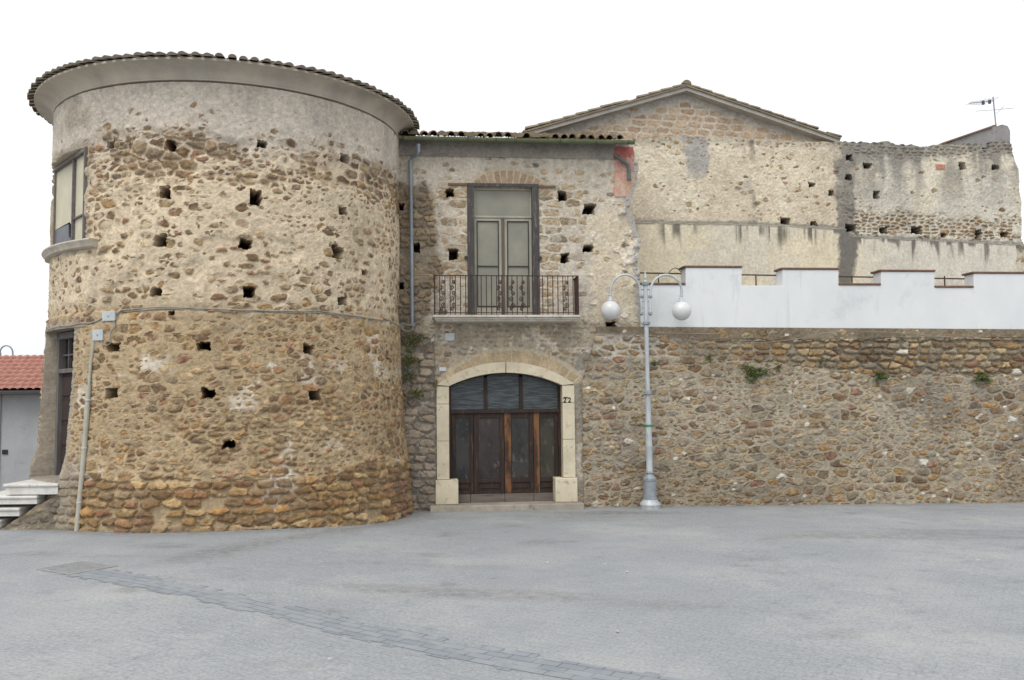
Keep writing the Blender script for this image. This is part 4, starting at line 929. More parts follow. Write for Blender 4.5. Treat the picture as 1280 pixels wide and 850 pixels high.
# ================================================================== UPPER RUINED WALL
def g_(px, py): return UPP.uv(px, py)
def build_upper():
    u0 = g_(770, 250)[0]; z0 = 3.8
    right = [g_(*p) for p in ((1285,330),(1277,300),(1275,250),(1273,215),(1267,205),(1265,190),(1263,178))]
    u1 = right[1][0]
    top = [g_(*p) for p in ((770,172),(800,174),(850,170),(930,174),(1000,178),(1048,178),(1075,177),(1102,178),(1130,180),(1160,182),(1180,181),(1200,180),(1262,178))]
    tu = np.array([t[0] for t in top]); tz = np.array([t[1] for t in top])
    nu = int((u1-u0)/.024); nv = int((9.5-z0)/.021)
    A, Bt = np.meshgrid(np.linspace(0, 1, nu), np.linspace(0, 1, nv))
    zz = z0+Bt*(9.4-z0)
    rz = np.array([r[1] for r in right]); ru = np.array([r[0] for r in right])
    ur = np.interp(zz[:, 0], rz, ru)+.10*(fbm(zz[:, 0]*4, zz[:, 0]*0, 131, 4)-.5)
    U = u0+A*(ur[:, None]-u0)
    rag = .16*(fbm(U[0]*3.2, U[0]*0, 132, 4)-.5)*sm(9.0, 9.6, U[0])+.05*(fbm(U[0]*9, U[0]*0+3, 134, 3)-.5)
    tp = np.interp(U, tu, tz)+rag[None, :]
    V = z0+Bt*(tp-z0)
    def pm(lst, soft=.08, wob=.15, seed=3): return poly_mask(U, V, [g_(*p) for p in lst], soft, wob, seed)
    ledge = np.interp(U, [g_(800,279)[0], g_(930,281)[0], g_(1056,287)[0], g_(1060,296)[0], g_(1270,306)[0]], [g_(800,279)[1], g_(930,281)[1], g_(1056,287)[1], g_(1060,296)[1], g_(1270,306)[1]])
    ledge = ledge+.04*(fbm(U*4, U*0, 133, 3)-.5)
    low = sm(.015, -.015, V-ledge)
    rub = pm([(1052,262),(1110,268),(1140,262),(1160,275),(1270,272),(1274,300),(1060,294)], .1, .3, 4)
    seam = pm([(1041,178),(1066,178),(1068,300),(1064,360),(1046,360),(1044,290)], .06, .12, 5)
    topd = np.clip(sm(.55, .25, tp-V+.25*(fbm(U*1.5, V*1.5, 135, 3)-.5))*sm(8.7, 9.6, U)+.5*sm(.3, .1, tp-V+.2*(fbm(U*2, V*2, 136)-.5)), 0, 1)
    lsd = pm([(1268,308),(1290,308),(1290,350),(1268,350)], .04, .08, 6)
    mid = choose(fbm(U*1.7, V*1.7, 140, 3) > .5, cells(U, V, .26, .16, 141, .95, .8), cells(U, V, .16, .11, 139, .95, .8)); small = cells(U, V, .20, .10, 142, .9, .6)
    c = choose(np.maximum(rub, topd) > .5, small, mid)
    mide = sm(g_(938, 230)[0]-.05, g_(938, 230)[0]+.05, U+.06*(fbm(V*4, U*0, 143)-.5))
    dens = .12+.12*mide*sm(9.6, 8.8, U); dens = np.clip(dens+.35*(fbm(U*.8, V*.8, 144, 3)-.5), .02, 1)
    dens = mixn(dens, .97, rub); dens = mixn(dens, .85, topd); dens = mixn(dens, .45, seam*.6); dens = mixn(dens, .9, lsd)
    dry = np.clip(.55*rub+.45*topd+.4*lsd, 0, 1)
    pl = np.zeros(U.shape+(3,)); pl[:] = S(206, 192, 166)
    rgt = sm(9.0, 9.6, U); pl = mixn(pl, np.broadcast_to(S(202, 195, 178), pl.shape), rgt)
    pl = mixn(pl, np.broadcast_to(S(216, 205, 180), pl.shape), sm(.5, .66, fbm(U*1.2, V*1.2, 145, 3))*.7)
    pl = mixn(pl, np.broadcast_to(S(166, 162, 154), pl.shape), sm(.52, .64, fbm(U*1.4+5, V*1.4, 146, 4))*(1-mide)*sm(7.6, 8.4, V))
    D, C, m = masonry(U, V, c, dens, dry, np.concatenate([PALE, OCHRE, BROWN]), pl, 147, hs=.034, gap=.010, over=.15)
    C = mixn(C, C*np.array([.82, .76, .70]), np.clip(rub*m, 0, 1))
    # soot grey weathering of the old coat: under the top and down the old chimney seam
    n1 = fbm(U*1.1, V*1.3, 148, 4); st = fbm(U*3.2, V*.45, 149, 4)
    wz = np.clip(rgt*sm(2.2, .35, tp-V)*sm(.36, .58, .5*n1+.5*st)+.75*topd+seam*sm(.30, .5, n1+.1), 0, 1)
    C = mixn(C, np.broadcast_to(S(118, 114, 108), C.shape)*(.70+.6*fbm(U*6, V*6, 150))[..., None], wz*.80)
    C = mixn(C, np.broadcast_to(S(112, 104, 94), C.shape), (1-rgt)*sm(.10, .02, np.abs(U-g_(940, 230)[0]+.05*(fbm(V*3, U*0, 151)-.5)))*sm(6.8, 7.2, V)*.75*sm(.30, .55, fbm(V*1.7, U*0+4, 163, 3)))
    # lower smooth render with dark runs from the ledge
    n2 = fbm(U*.8, V*.8, 152, 4)
    lc = mixn(np.broadcast_to(S(222, 210, 180), C.shape), np.broadcast_to(S(212, 203, 182), C.shape), sm(.4, .6, n2)); lc = mixn(lc, np.broadcast_to(S(206, 202, 188), C.shape), sm(9.3, 9.9, U)*.7)
    runs = fbm(U*5.5, V*.22, 153, 4); dl = ledge-V; ln = .18+1.5*np.clip(fbm(U*4.3, U*0, 154, 3)-.34, 0, 1)
    rk = sm(.46, .60, runs)*sm(ln, ln*.35, dl)*sm(.36, .5, fbm(U*.9, U*0+8, 155, 2)+.06); rk = np.maximum(rk, sm(.07, .02, dl+.05*(fbm(U*6, V*6, 156)-.5))*.9)
    lc = mixn(lc, np.broadcast_to(S(92, 88, 82), C.shape), rk*.85)
    lc = lc*(.90+.2*fbm(U*5, V*5, 157))[..., None]
    lg = sm(-.02, .01, V-ledge)*sm(.13, .05, V-ledge+.08*(fbm(U*4, V*4, 161)-.5)); C = mixn(C, np.broadcast_to(S(128, 124, 116), C.shape)*(.7+.6*fbm(U*8, V*8, 162))[..., None], lg*.8)
    sr = sm(.46, .6, fbm(U*3, V*.5, 158, 4))*.5*sm(2.0, .2, dl); lc = mixn(lc, lc*np.array([.86, .85, .84]), sr)
    lc = mixn(lc, np.broadcast_to(S(120, 116, 108), C.shape), seam*sm(.35, .5, n1))
    lowr = low*(1-lsd)
    C = mixn(C, lc, lowr); D = mixn(D, np.full(U.shape, .11)+.006*fbm(U*7, V*7, 159), lowr)
    D += .04*mide*sm(9.6, 9.2, U)*(1-low)
    D += .05*(fbm(U*1.2, V*1.2, 160, 3)-.5)
    def gh(px, py, w, hh): u, z = g_(px, py); k = 23.5/F_PX; return (u, z, w*k, hh*k)
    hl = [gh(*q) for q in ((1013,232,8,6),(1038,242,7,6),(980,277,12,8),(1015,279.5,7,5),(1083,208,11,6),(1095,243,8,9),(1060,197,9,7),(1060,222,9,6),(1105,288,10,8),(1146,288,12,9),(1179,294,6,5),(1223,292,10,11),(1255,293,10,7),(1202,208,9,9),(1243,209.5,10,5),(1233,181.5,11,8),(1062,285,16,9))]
    hm = holes_mask(U, V, hl, 17); D = mixn(D, np.full(U.shape, -.5), hm); C = mixn(C, np.broadcast_to(S(78, 68, 58), C.shape), hm)  # dark colour in the holes stands in for shade
    bk = poly_mask(U, V, [g_(*p) for p in ((1168,205),(1180,206),(1180,213),(1168,212))], .012, .01); C = mixn(C, np.broadcast_to(S(188, 132, 104), C.shape), bk); D += .02*bk
    Up, Vp, Dp, Cp = pad_back(U, V, D, C, .7, 0)
    o = relief('ruined_wall', plane_pts(UPP, Up, Vp, Dp), Cp, WALL)
    tag(o, 'high ragged stained wall with putlog holes rising behind the white battlements', 'wall')
build_upper()

# ================================================================== GABLED HOUSE BEHIND
def q_(px, py, d=0): return GAB.uv(px, py, d)
def build_gable():
    root = thing('gabled_house', 'house with low brick gable and tiled roof rising behind the ruined wall', 'house', GAB.P(q_(858, 170)[0], 0))
    ap = q_(858, 116); l = q_(664, 171); r = q_(1046, 180)
    u0, u1 = l[0]-.1, r[0]+.0
    U, V0 = flat_wall(GAB, u0, u1, 0, 1, .024); nv = 130
    U, B = np.meshgrid(np.linspace(u0, u1, int((u1-u0)/.024)), np.linspace(0, 1, nv))
    tp = np.interp(U, [l[0], ap[0], r[0]], [l[1], ap[1], r[1]]); V = 8.0+B*(tp-8.0)
    c = cells(U, V, .40, .185, 171, .25, .08, .03)
    topm = sm(.30, .16, tp-V+.14*(fbm(U*2, V*2, 172)-.5))+sm(8.9, 8.6, V-(U-5)*.03+.2*(fbm(U*2, V*2, 173)-.5)); topm = np.clip(topm, 0, 1)
    dens = np.clip(.94+.3*(fbm(U*.9, V*.9, 174, 3)-.5), 0, 1); dens = mixn(dens, .05, topm)
    pl = np.zeros(U.shape+(3,)); pl[:] = S(190, 180, 163); pl = mixn(pl, np.broadcast_to(S(176, 170, 160), pl.shape), topm)
    D, C, m = masonry(U, V, c, dens, np.zeros(U.shape), np.array([S(178, 152, 122), S(170, 144, 115), S(176, 154, 128), S(164, 140, 114)]), pl, 175, hs=.014, gap=.014, con=.45, smear=.25, blob=.3)
    st = sm(.52, .7, fbm(U*2, V*1.2, 176, 4)); C = mixn(C, C*np.array([.84, .84, .85]), st*.7)
    Up, Vp, Dp, Cp = pad_back(U, V, D, C, .4, 0)
    relief('wall', plane_pts(GAB, Up, Vp, Dp), Cp, WALL, root)
    k = MB(); k.pbox(GAB, u0+.05, u1-.05, 0, 8.0, -9, -.42); k.pprism(GAB, [(u0+.05, 8.001), (u1-.05, 8.001), (u1-.05, r[1]-.1), (ap[0], ap[1]-.1), (u0+.05, l[1]-.1)], -9, -.42); k.build('rear_wall', prin('plain_plaster', S(170, 160, 144), None, 3, .9), root)
    mv = prin('verge_plaster', S(176, 172, 164), S(152, 149, 142), 3, .9, spec=.1)
    mt = prin('old_gable_tile', S(142, 128, 108), S(112, 106, 94), 4, .9, bscale=40, bstr=.4, spec=.1, c3=S(96, 92, 80))
    rf = MB(); ext = .28; Y1 = 9.2
    A = np.array(q_(858, 108.5, ext)); Lp = np.array(q_(659, 165, ext)); Rp = np.array(q_(1050, 174.5, ext))
    th = .085
    for a, b in ((Lp, A), (A, Rp)):
        p0, p1 = a, b
        rf.pprism(GAB, [(p0[0], p0[1]), (p1[0], p1[1]), (p1[0], p1[1]+.05), (p0[0], p0[1]+.05)], -Y1, ext+.04)
    roof = rf.build('roof', mt, root)
    vg = MB()
    for a, b in ((Lp, A), (A, Rp)): vg.pprism(GAB, [(a[0], a[1]-.10), (b[0], b[1]-.10), (b[0], b[1]-.003), (a[0], a[1]-.003)], -.05, ext)
    vg.build('verge', mv, root)
    # rows of barrel tiles down both slopes, verge tiles and ridge
    rnd = random.Random(8); tb = MB()
    for a, b in ((Lp, A), (Rp, A)):
        L = np.hypot(*(b-a)); n = int(L/.34); du = (b-a)/L
        for rr_ in range(9):
            d = ext-.06-rr_*.24 if rr_ else ext-.04
            for i in range(n):
                if rnd.random() < .04 and rr_ == 0: continue
                s0 = a+du*(L*i/n-.04); s1 = a+du*(L*(i+1)/n+.03); lift = rnd.uniform(0, .025); v = []
                for s_, sc, lz in ((s0, 1, .045+lift+.02), (s1, .85, .045+lift)):
                    for q in (1, .8):
                        for j in range(7):
                            an = math.pi*j/6; v.append(GAB.P(s_[0], s_[1]+lz+.075*sc*q*math.sin(an), d+.095*sc*q*math.cos(an)))
                fs = []
                fs = [(7, 8, 9, 10, 11, 12, 13)]
                for j in range(6): fs += [(j, j+1, 15+j, 14+j), (7+j, 21+j, 22+j, 8+j), (j, 7+j, 8+j, j+1), (14+j, 15+j, 22+j, 21+j)]
                tb.add(v, fs)
    for i in range(20):
        d0 = ext+.05-i*.42; v = []
        for d, sc in ((d0, 1), (d0-.46, .85)):
            for q in (1, .8):
                for j in range(7): an = math.pi*j/6; v.append(GAB.P(A[0]+.13*sc*q*math.cos(an), A[1]+.07+.11*sc*q*math.sin(an), d))
        fs = []
        fs = [(7, 8, 9, 10, 11, 12, 13)]
        for j in range(6): fs += [(j, j+1, 15+j, 14+j), (7+j, 21+j, 22+j, 8+j), (j, 7+j, 8+j, j+1), (14+j, 15+j, 22+j, 21+j)]
        tb.add(v, fs)
    tb.build('barrel_tiles', mt, roof, smooth=True)
    k = MB(); a = q_(663, 169, ext); k.pbox(GAB, Lp[0]-.12, Lp[0]-.01, Lp[1]-.13, Lp[1]+.02, -8, ext-.03); k.build('gutter', prin('dark_gutter', S(70, 70, 70), None, 8, .7), root)
build_gable()

# ================================================================== LEAN-TO AND AERIAL
def build_leanto():
    d = -.06
    P = lambda px, py: UPP.uv(px, py, d)
    root = thing('roof_shed', 'small grey plastered shed with sloping red roof on top of the ruined wall', 'shed', UPP.P(P(1225, 181)[0], 9.3, d))
    poly = [P(1181, 184), P(1264, 184), P(1264, 163), P(1261, 157), P(1254, 155), P(1240, 159.5), P(1215, 168), P(1190, 177), P(1181, 180.5)]
    k = MB(); k.pprism(UPP, poly, d-3.0, d-.04); k.build('wall', prin('grey_cement', S(150, 148, 146), S(128, 127, 126), 3, .9, c3=S(112, 110, 108)), root)
    k = MB(); a, b = np.array(P(1178, 180.2)), np.array(P(1241, 158.6)); dz = np.array([0, .045]); k.pprism(UPP, [tuple(a), tuple(b), tuple(b+dz), tuple(a+dz)], d-3.1, d+.02); rf = k.build('roof', prin('red_brown_roof', S(132, 100, 86), S(108, 88, 78), 5, .9), root)
    k = MB(); k.pprism(UPP, [P(1241, 160), P(1247, 158), P(1248, 154.5), P(1243, 155.5)], d-.5, d-.05); k.build('chimney', prin('chimney_stub', S(120, 112, 106), None, 8, .9), rf, bevel=.01)
    # television aerial
    dd = d-.35
    Q = lambda px, py: UPP.P(*UPP.uv(px, py, dd), dd)
    mt = prin('aerial_metal', S(150, 152, 164), S(122, 124, 136), 9, .5, metal=.3)
    an = thing('tv_aerial', 'thin television aerial mast with horizontal comb of rods above the shed roof', 'aerial', Q(1245, 158))
    k = MB(); k.tube([Q(1245.2, 161), Q(1241.3, 121)], .017, 6); mast = k.build('mast', mt, an)
    k = MB(); k.tube([Q(1243, 126), Q(1211, 129)], .010, 6)
    for i, px in enumerate((1212, 1216, 1220, 1224, 1228, 1232, 1237)):
        c = Q(px, 126+(1243-px)*.09); L = .16+.035*i; k.tube([c+UPP.N*L, c-UPP.N*L], .006, 5)
    bm_ = k.build('comb_boom', mt, mast)
    mdp = prin('dark_plastic', S(84, 84, 100), None, 9, .6)
    for px, py in ((1229, 128.2), (1237, 127)):
        c = Q(px, py); k = MB(); k.box(c[0]-.03, c[0]+.03, c[1]-.03, c[1]+.03, c[2]-.06, c[2]+.05); k.build('dipole_box', mdp, bm_)
    k = MB(); k.tube([Q(1220, 139), Q(1243, 137.3), Q(1268, 135)], .007, 5); k.tube([Q(1245, 142), Q(1255, 133)], .007, 5)
    k.build('dipole_rod', mt, mast)
build_leanto()

# ================================================================== STREET LAMP
def build_lamp():
    G = on_ground(813, 635.5); Y = G[1]
    def L(px, py): return at_y(px, py, Y)
    b = G.copy(); top = L(806.3, 337); lean = ((top[0]-b[0])/(top[2]-b[2]), 0)
    z0 = float(b[2])
    root = thing('street_lamp', 'silver grey cast iron street lamp with two white globes on curved arms', 'street lamp', b)
    mi = prin('silver_painted_iron', S(192, 197, 199), S(152, 158, 162), 5, .5, metal=.15, stretch=(1, 1, .3), c3=S(192, 198, 203)); mw = prin('opal_globe', S(212, 214, 214), S(198, 200, 198), 4, .22, spec=.5, bstr=.02)
    md = prin('darker_iron', S(152, 159, 165), S(126, 133, 139), 8, .5, metal=.15)
    z = lambda py: float(L(811, py)[2]); r = lambda w: w/2*Y/F_PX
    def lt(prof, n=24):
        mb = MB(); mb.lathe([(rr, zz-z0) for rr, zz in prof], (0, 0), n, lean); mb.v = [(x+b[0], y+b[1], q+z0) for x, y, q in mb.v]; return mb
    lt([(r(25), z0-.02), (r(25), z0+.07), (r(26), z0+.085), (r(25), z0+.12), (r(20), z0+.16), (r(18), z0+.19)]).build('foot', mi, root, smooth=True)
    lt([(r(17.4), z0+.188), (r(16.6), z0+.27), (r(15.6), z(602)), (r(16.8), z(600)), (r(16.8), z(597.5)), (r(14), z(596)), (r(8.5), z(592.5)), (r(10.5), z(591)), (r(9.5), z(589))], 16).build('pedestal', md, root, smooth=False)
    pole = lt([(r(8.4), z(590)), (r(8.2), z(560)), (r(8.8), z(559)), (r(8.8), z(556)), (r(8), z(554)), (r(7.0), z(500)), (r(5.9), z(490)), (r(5.6), z(404)), (r(5.2), z(352))]).build('pole', mi, root, smooth=True)
    for py, w, hgt in ((491, 11, 5), (404, 9.5, 4), (355, 9, 4)):
        lt([(r(6), z(py)-hgt*.010), (r(w), z(py)-hgt*.006), (r(w), z(py)+hgt*.006), (r(6), z(py)+hgt*.010)]).build('collar', md, pole, smooth=True)
    lt([(r(8.7), z(533.3)), (r(8.7), z(530.8))]).build('tape_band', prin('green_tape', S(52, 142, 104), None, 9, .5), pole)
    lt([(r(5.8), z(352)-.003), (r(3), z(350)), (r(4.5), z(347)), (r(2.2), z(345)), (r(1.2), z(338)), (.003, z(335.5))]).build('finial', mi, pole, smooth=True)
    for s, (gx, gy) in ((-1, (763, 388)), (1, (852, 388.5))):
        off = .0
        def A(px, py): return L(px, py)
        cx = 806.8; x0 = cx+s*5.5
        path = [A(x0+1, 392), A(x0, 375), A(cx+s*7, 364)]
        xe = gx; xm = (cx+s*6.5+xe)/2; rx = abs(xe-cx-s*6.5)/2
        for t in np.linspace(0, math.pi, 16): path.append(A(xm-s*rx*math.cos(t), 364-20.5*math.sin(t)))
        path.append(A(xe, 368)); mb = MB(); mb.tube(path, .027, 10); arm = mb.build('arm', mi, root, smooth=True)
        for zz in (392, 371):
            mb = MB(); c = A(x0+.5, zz); mb.lathe([(.012, c[2]-.045), (.045, c[2]-.015), (.045, c[2]+.02), (.015, c[2]+.05)], (c[0], c[1]), 12); mb.build('arm_knob', md, arm, smooth=True)
        for zz in (385, 377, 362):
            mb = MB(); mb.tube([A(cx+1.0, zz), A(x0, zz)], .016, 6); mb.build('bracket', md, arm, smooth=True)
        c = A(gx, gy); R = r(24.4)
        prof = [(R*math.sin(a), c[2]-R*math.cos(a)) for a in np.linspace(.02, math.pi-.28, 22)]
        mb = MB(); mb.lathe(prof, (c[0], c[1]), 32); gl = mb.build('globe', mw, arm, smooth=True)
        mb = MB(); zt = c[2]+R; mb.lathe([(.085, zt-.032), (.088, zt-.005), (.062, zt+.012), (.045, zt+.05), (.030, zt+.10), (.040, zt+.11), (.040, zt+.13), (.030, zt+.14), (.028, zt+.20)], (c[0], c[1]), 20); mb.build('globe_cap', mi, gl, smooth=True)
build_lamp()

# ================================================================== STEPS, PIPE, BOXES, CABLES AT THE TOWER
def build_tower_bits():
    # white steps up to the tower door
    ms = prin('white_marble_step', S(214, 212, 206), S(192, 190, 184), 4, .7, c3=S(166, 162, 154)); mr = prin('grey_rubble_render', S(128, 118, 104), S(104, 96, 86), 4, .92, bscale=16, bstr=.9, c3=S(148, 136, 116))
    root = thing('stone_steps', 'white marble steps on a grey rubble base climbing to the tower door', 'steps', (-8.4, 16.2, .2))
    Yf, Yb = 15.75, 17.3; sc = Yf/15.6
    P = lambda px, py: at_y(px, py, Yf)
    tops = [(P(5, 604.5), P(74, 604.5)), (P(-32, 617.5), P(74, 617.5)), (P(-60, 634.5), P(22, 634))]
    xr = -7.62
    zt = [float(P(40, 604.5)[2]), float(P(20, 619.5)[2]), float(P(10, 634.5)[2])]; zt.append(zt[2]-.21)
    xl = [float(P(5, 605)[0]), float(P(-34, 619)[0]), float(P(-72, 634)[0]), float(P(-112, 650)[0])]
    xb = [float(P(74, 604)[0]), float(P(48, 622)[0]), float(P(26, 637)[0]), float(P(2, 652)[0])]
    bt = [.19, .15, .15, .13]
    for i in range(4):
        k = MB(); xr_ = xb[i]
        k.box(xl[i], xr_, Yf-.05, Yb, zt[i]-.055, zt[i]); tr = k.build('tread', ms, root, bevel=.018)
        k = MB(); k.box(xl[i]+.04, xr_-.012, Yf-.02, Yb-.02, zt[i]-bt[i], zt[i]-.057); k.build('riser', ms, tr, bevel=.006)
    body = MB(); prof = [(xl[3]-.15, -.1), (xr+.05, -.1), (xr+.05, zt[0]-.02), (xb[0]+.005, zt[0]-.02), (xb[0]+.002, zt[0]-bt[0]-.004), (xb[1], zt[1]-bt[1]-.004), (xb[2], zt[2]-bt[2]-.004), (xb[3], zt[3]-bt[3]-.004), (xl[3]-.15, zt[3]-bt[3]-.004)]
    pl = Plane(Yf, 0)
    # rubble faced side, in relief
    nu, nv = 150, 70
    A, B = np.meshgrid(np.linspace(xl[3]-.15, xr+.12, nu), np.linspace(0, 1, nv))
    tp = np.interp(A, [xl[3]-.15, xb[3], xb[3]+.02, xb[2], xb[2]+.02, xb[1], xb[1]+.02, xb[0], xb[0]+.02, xr+.2], [zt[3]-bt[3], zt[3]-bt[3], zt[3]-.15, zt[2]-bt[2], zt[2]-.16, zt[1]-bt[1], zt[1]-.16, zt[0]-bt[0], zt[0]-.03, zt[0]-.03])
    V = -.1+B*(tp+.1); c = cells(A, V, .24, .14, 181, .8, .5)
    plc = np.zeros(A.shape+(3,)); plc[:] = S(134, 124, 108)
    D, C, m = masonry(A, V, c, np.full(A.shape, .85), np.full(A.shape, .25), GREY*.85, plc, 182, hs=.04, smear=.3)
    C = mixn(C, C*.75, sm(.4, .6, fbm(A*3, V*3, 183)))
    Up, Vp, Dp, Cp = pad_back(A, V, D-.01, C, 1.3, 0)
    relief('base', plane_pts(pl, Up, Vp, Dp), Cp, WALL, root)
    # conduit and junction boxes
    mg = prin('beige_pvc_pipe', S(178, 176, 162), S(156, 154, 142), 5, .55); mgl = prin('light_grey_box', S(186, 192, 192), S(170, 176, 178), 5, .5)
    def T(px, py, off): th, z = tw(px, py, off); return TP(th, z, off)
    root = thing('conduit_pipe', 'beige plastic conduit pipe running up the tower from the ground', 'pipe', T(95.5, 667, .10))
    k = MB(); k.tube([T(95.5, 669, .09), T(99, 630, .09), T(103, 590, .09), T(107, 540, .09), T(111, 482, .08)], .043, 12); p = k.build('pipe', mg, root, smooth=True)
    k = MB(); k.tube([T(111, 484, .08), T(113.5, 455, .07), T(117, 428, .06)], .026, 10); k.build('upper_pipe', mg, root, smooth=True)
    for py, px in ((628, 99.2), (560, 105.5), (500, 109.8)):
        k = MB(); k.tube([T(px, py-1, .09), T(px, py+1, .09)], .05, 12); k.build('pipe_clip', mgl, root, smooth=True)
    for px, py, w, hh, lab in ((137.5, 395.5, 15, 11, 'upper pale grey junction box beside the ring cable on the tower'), (124, 419, 13, 13, 'lower grey junction box at the top of the conduit pipe')):
        th, z = tw(px, py, .05); c = TP(th, z, 0); t = np.array([math.cos(th), math.sin(th), 0]); n_ = np.array([math.sin(th), -math.cos(th), 0])
        bp = Plane(0, 0); bp.O = np.array([c[0], c[1], 0]); bp.T = t; bp.N = n_; kx = 15.7/F_PX/2/.80
        r0 = thing('junction_box', lab, 'junction box', c)
        k = MB(); k.pbox(bp, -w*kx, w*kx, z-hh*kx*.8, z+hh*kx*.8, -.03, .07); bx = k.build('box', mgl, r0, bevel=.008)
        k = MB(); k.pbox(bp, -w*kx-.006, w*kx+.006, z-hh*kx*.8-.006, z+hh*kx*.8+.006, .071, .09); k.build('lid', mgl, r0, bevel=.008)
        k = MB(); k.tube([bp.P(.0, z, .088), bp.P(.0, z, .098)], .012, 8); k.build('screw', prin('screw_grey', S(120, 124, 126), None, 9, .5) if py < 400 else bpy.data.materials['screw_grey'], r0)
    # loops of cable between the boxes
    mcab = prin('grey_cable', S(150, 146, 136), S(122, 120, 114), 8, .6)
    def cable(name, pts, r, label, m=mcab):
        k = MB(); k.tube(pts, r, 6); o = k.build(name, m, None, smooth=True); tag(o, label, 'cable'); return o
    cable('looped_cable', [T(*q, .07) for q in ((142,401),(144,408),(139,414),(137,422),(139,428),(134,432),(128,430),(126,425))], .013, 'short grey cable looping between the two junction boxes')
    rnd = random.Random(3)
    pts = [(146, 392), (152, 387.5), (160, 387), (172, 386), (190, 384.5), (208, 383.8), (225, 384.5), (245, 385.5), (262, 386.2), (280, 386.8), (300, 387.5), (320, 388), (340, 388.8), (360, 389), (380, 389.3), (395, 388), (412, 390.5), (428, 393), (445, 395), (462, 398), (478, 400.5), (490, 402.5)]
    k = MB(); k.tube([T(a, b, .045+rnd.uniform(0, .025)) for a, b in pts], .013, 6)
    k.tube([T(a, b+1.8+rnd.uniform(-.8, .8), .04+rnd.uniform(0, .02)) for a, b in pts], .009, 6)
    ths = np.radians(np.linspace(72, 96, 8)); zz = np.linspace(4.02, 3.90, 8); k.tube([TP(t, z_, .05) for t, z_ in zip(ths, zz)], .017, 6)
    o = k.build('ring_cable', mcab, None, smooth=True); tag(o, 'twin grey cable ringing the round tower at mid height', 'cable')
    cable('sagging_cable', [T(*q, .07) for q in ((130,396),(122,401),(112,404),(100,404),(88,407),(76,407.5),(66,410),(60,412))], .016, 'dark cable running left from the junction boxes over the tower doorway')
    cable('drooping_cable', [TP(math.radians(92), 3.93, .06), FAC.P(*f_(503, 404, .3), .3), FAC.P(*f_(511, 407, .2), .2), FAC.P(*f_(519, 404, .12), .12), FAC.P(*f_(528, 401, .10), .10)], .014, 'grey cable hanging from the tower to the foot of the zinc downpipe')
    cable('hanging_loop', [FAC.P(*f_(a, b, .28), .28) for a, b in ((499,404),(503,412),(509,414.5),(515,412),(519,405))], .012, 'cable hanging in a loop below the zinc downpipe')
    # cables and wires on the front
    cable('wall_wire', [FAC.P(*f_(a, b, .14), .14) for a, b in ((820,424),(850,428),(900,429),(960,428),(1000,423),(1030,416),(1060,413.5),(1130,416),(1180,421),(1230,424),(1290,424))], .006, 'pale thin wire sagging along the top of the rubble wall', prin('pale_wire', S(150, 142, 130), None, 9, .6))
    cable('lamp_wire', [FAC.P(*f_(a, b, .12), .12) for a, b in ((795,392),(800,402),(806,410),(820,416),(860,417),(900,417))], .008, 'thin dark wire leaving the white parapet beside the lamp post')
build_tower_bits()

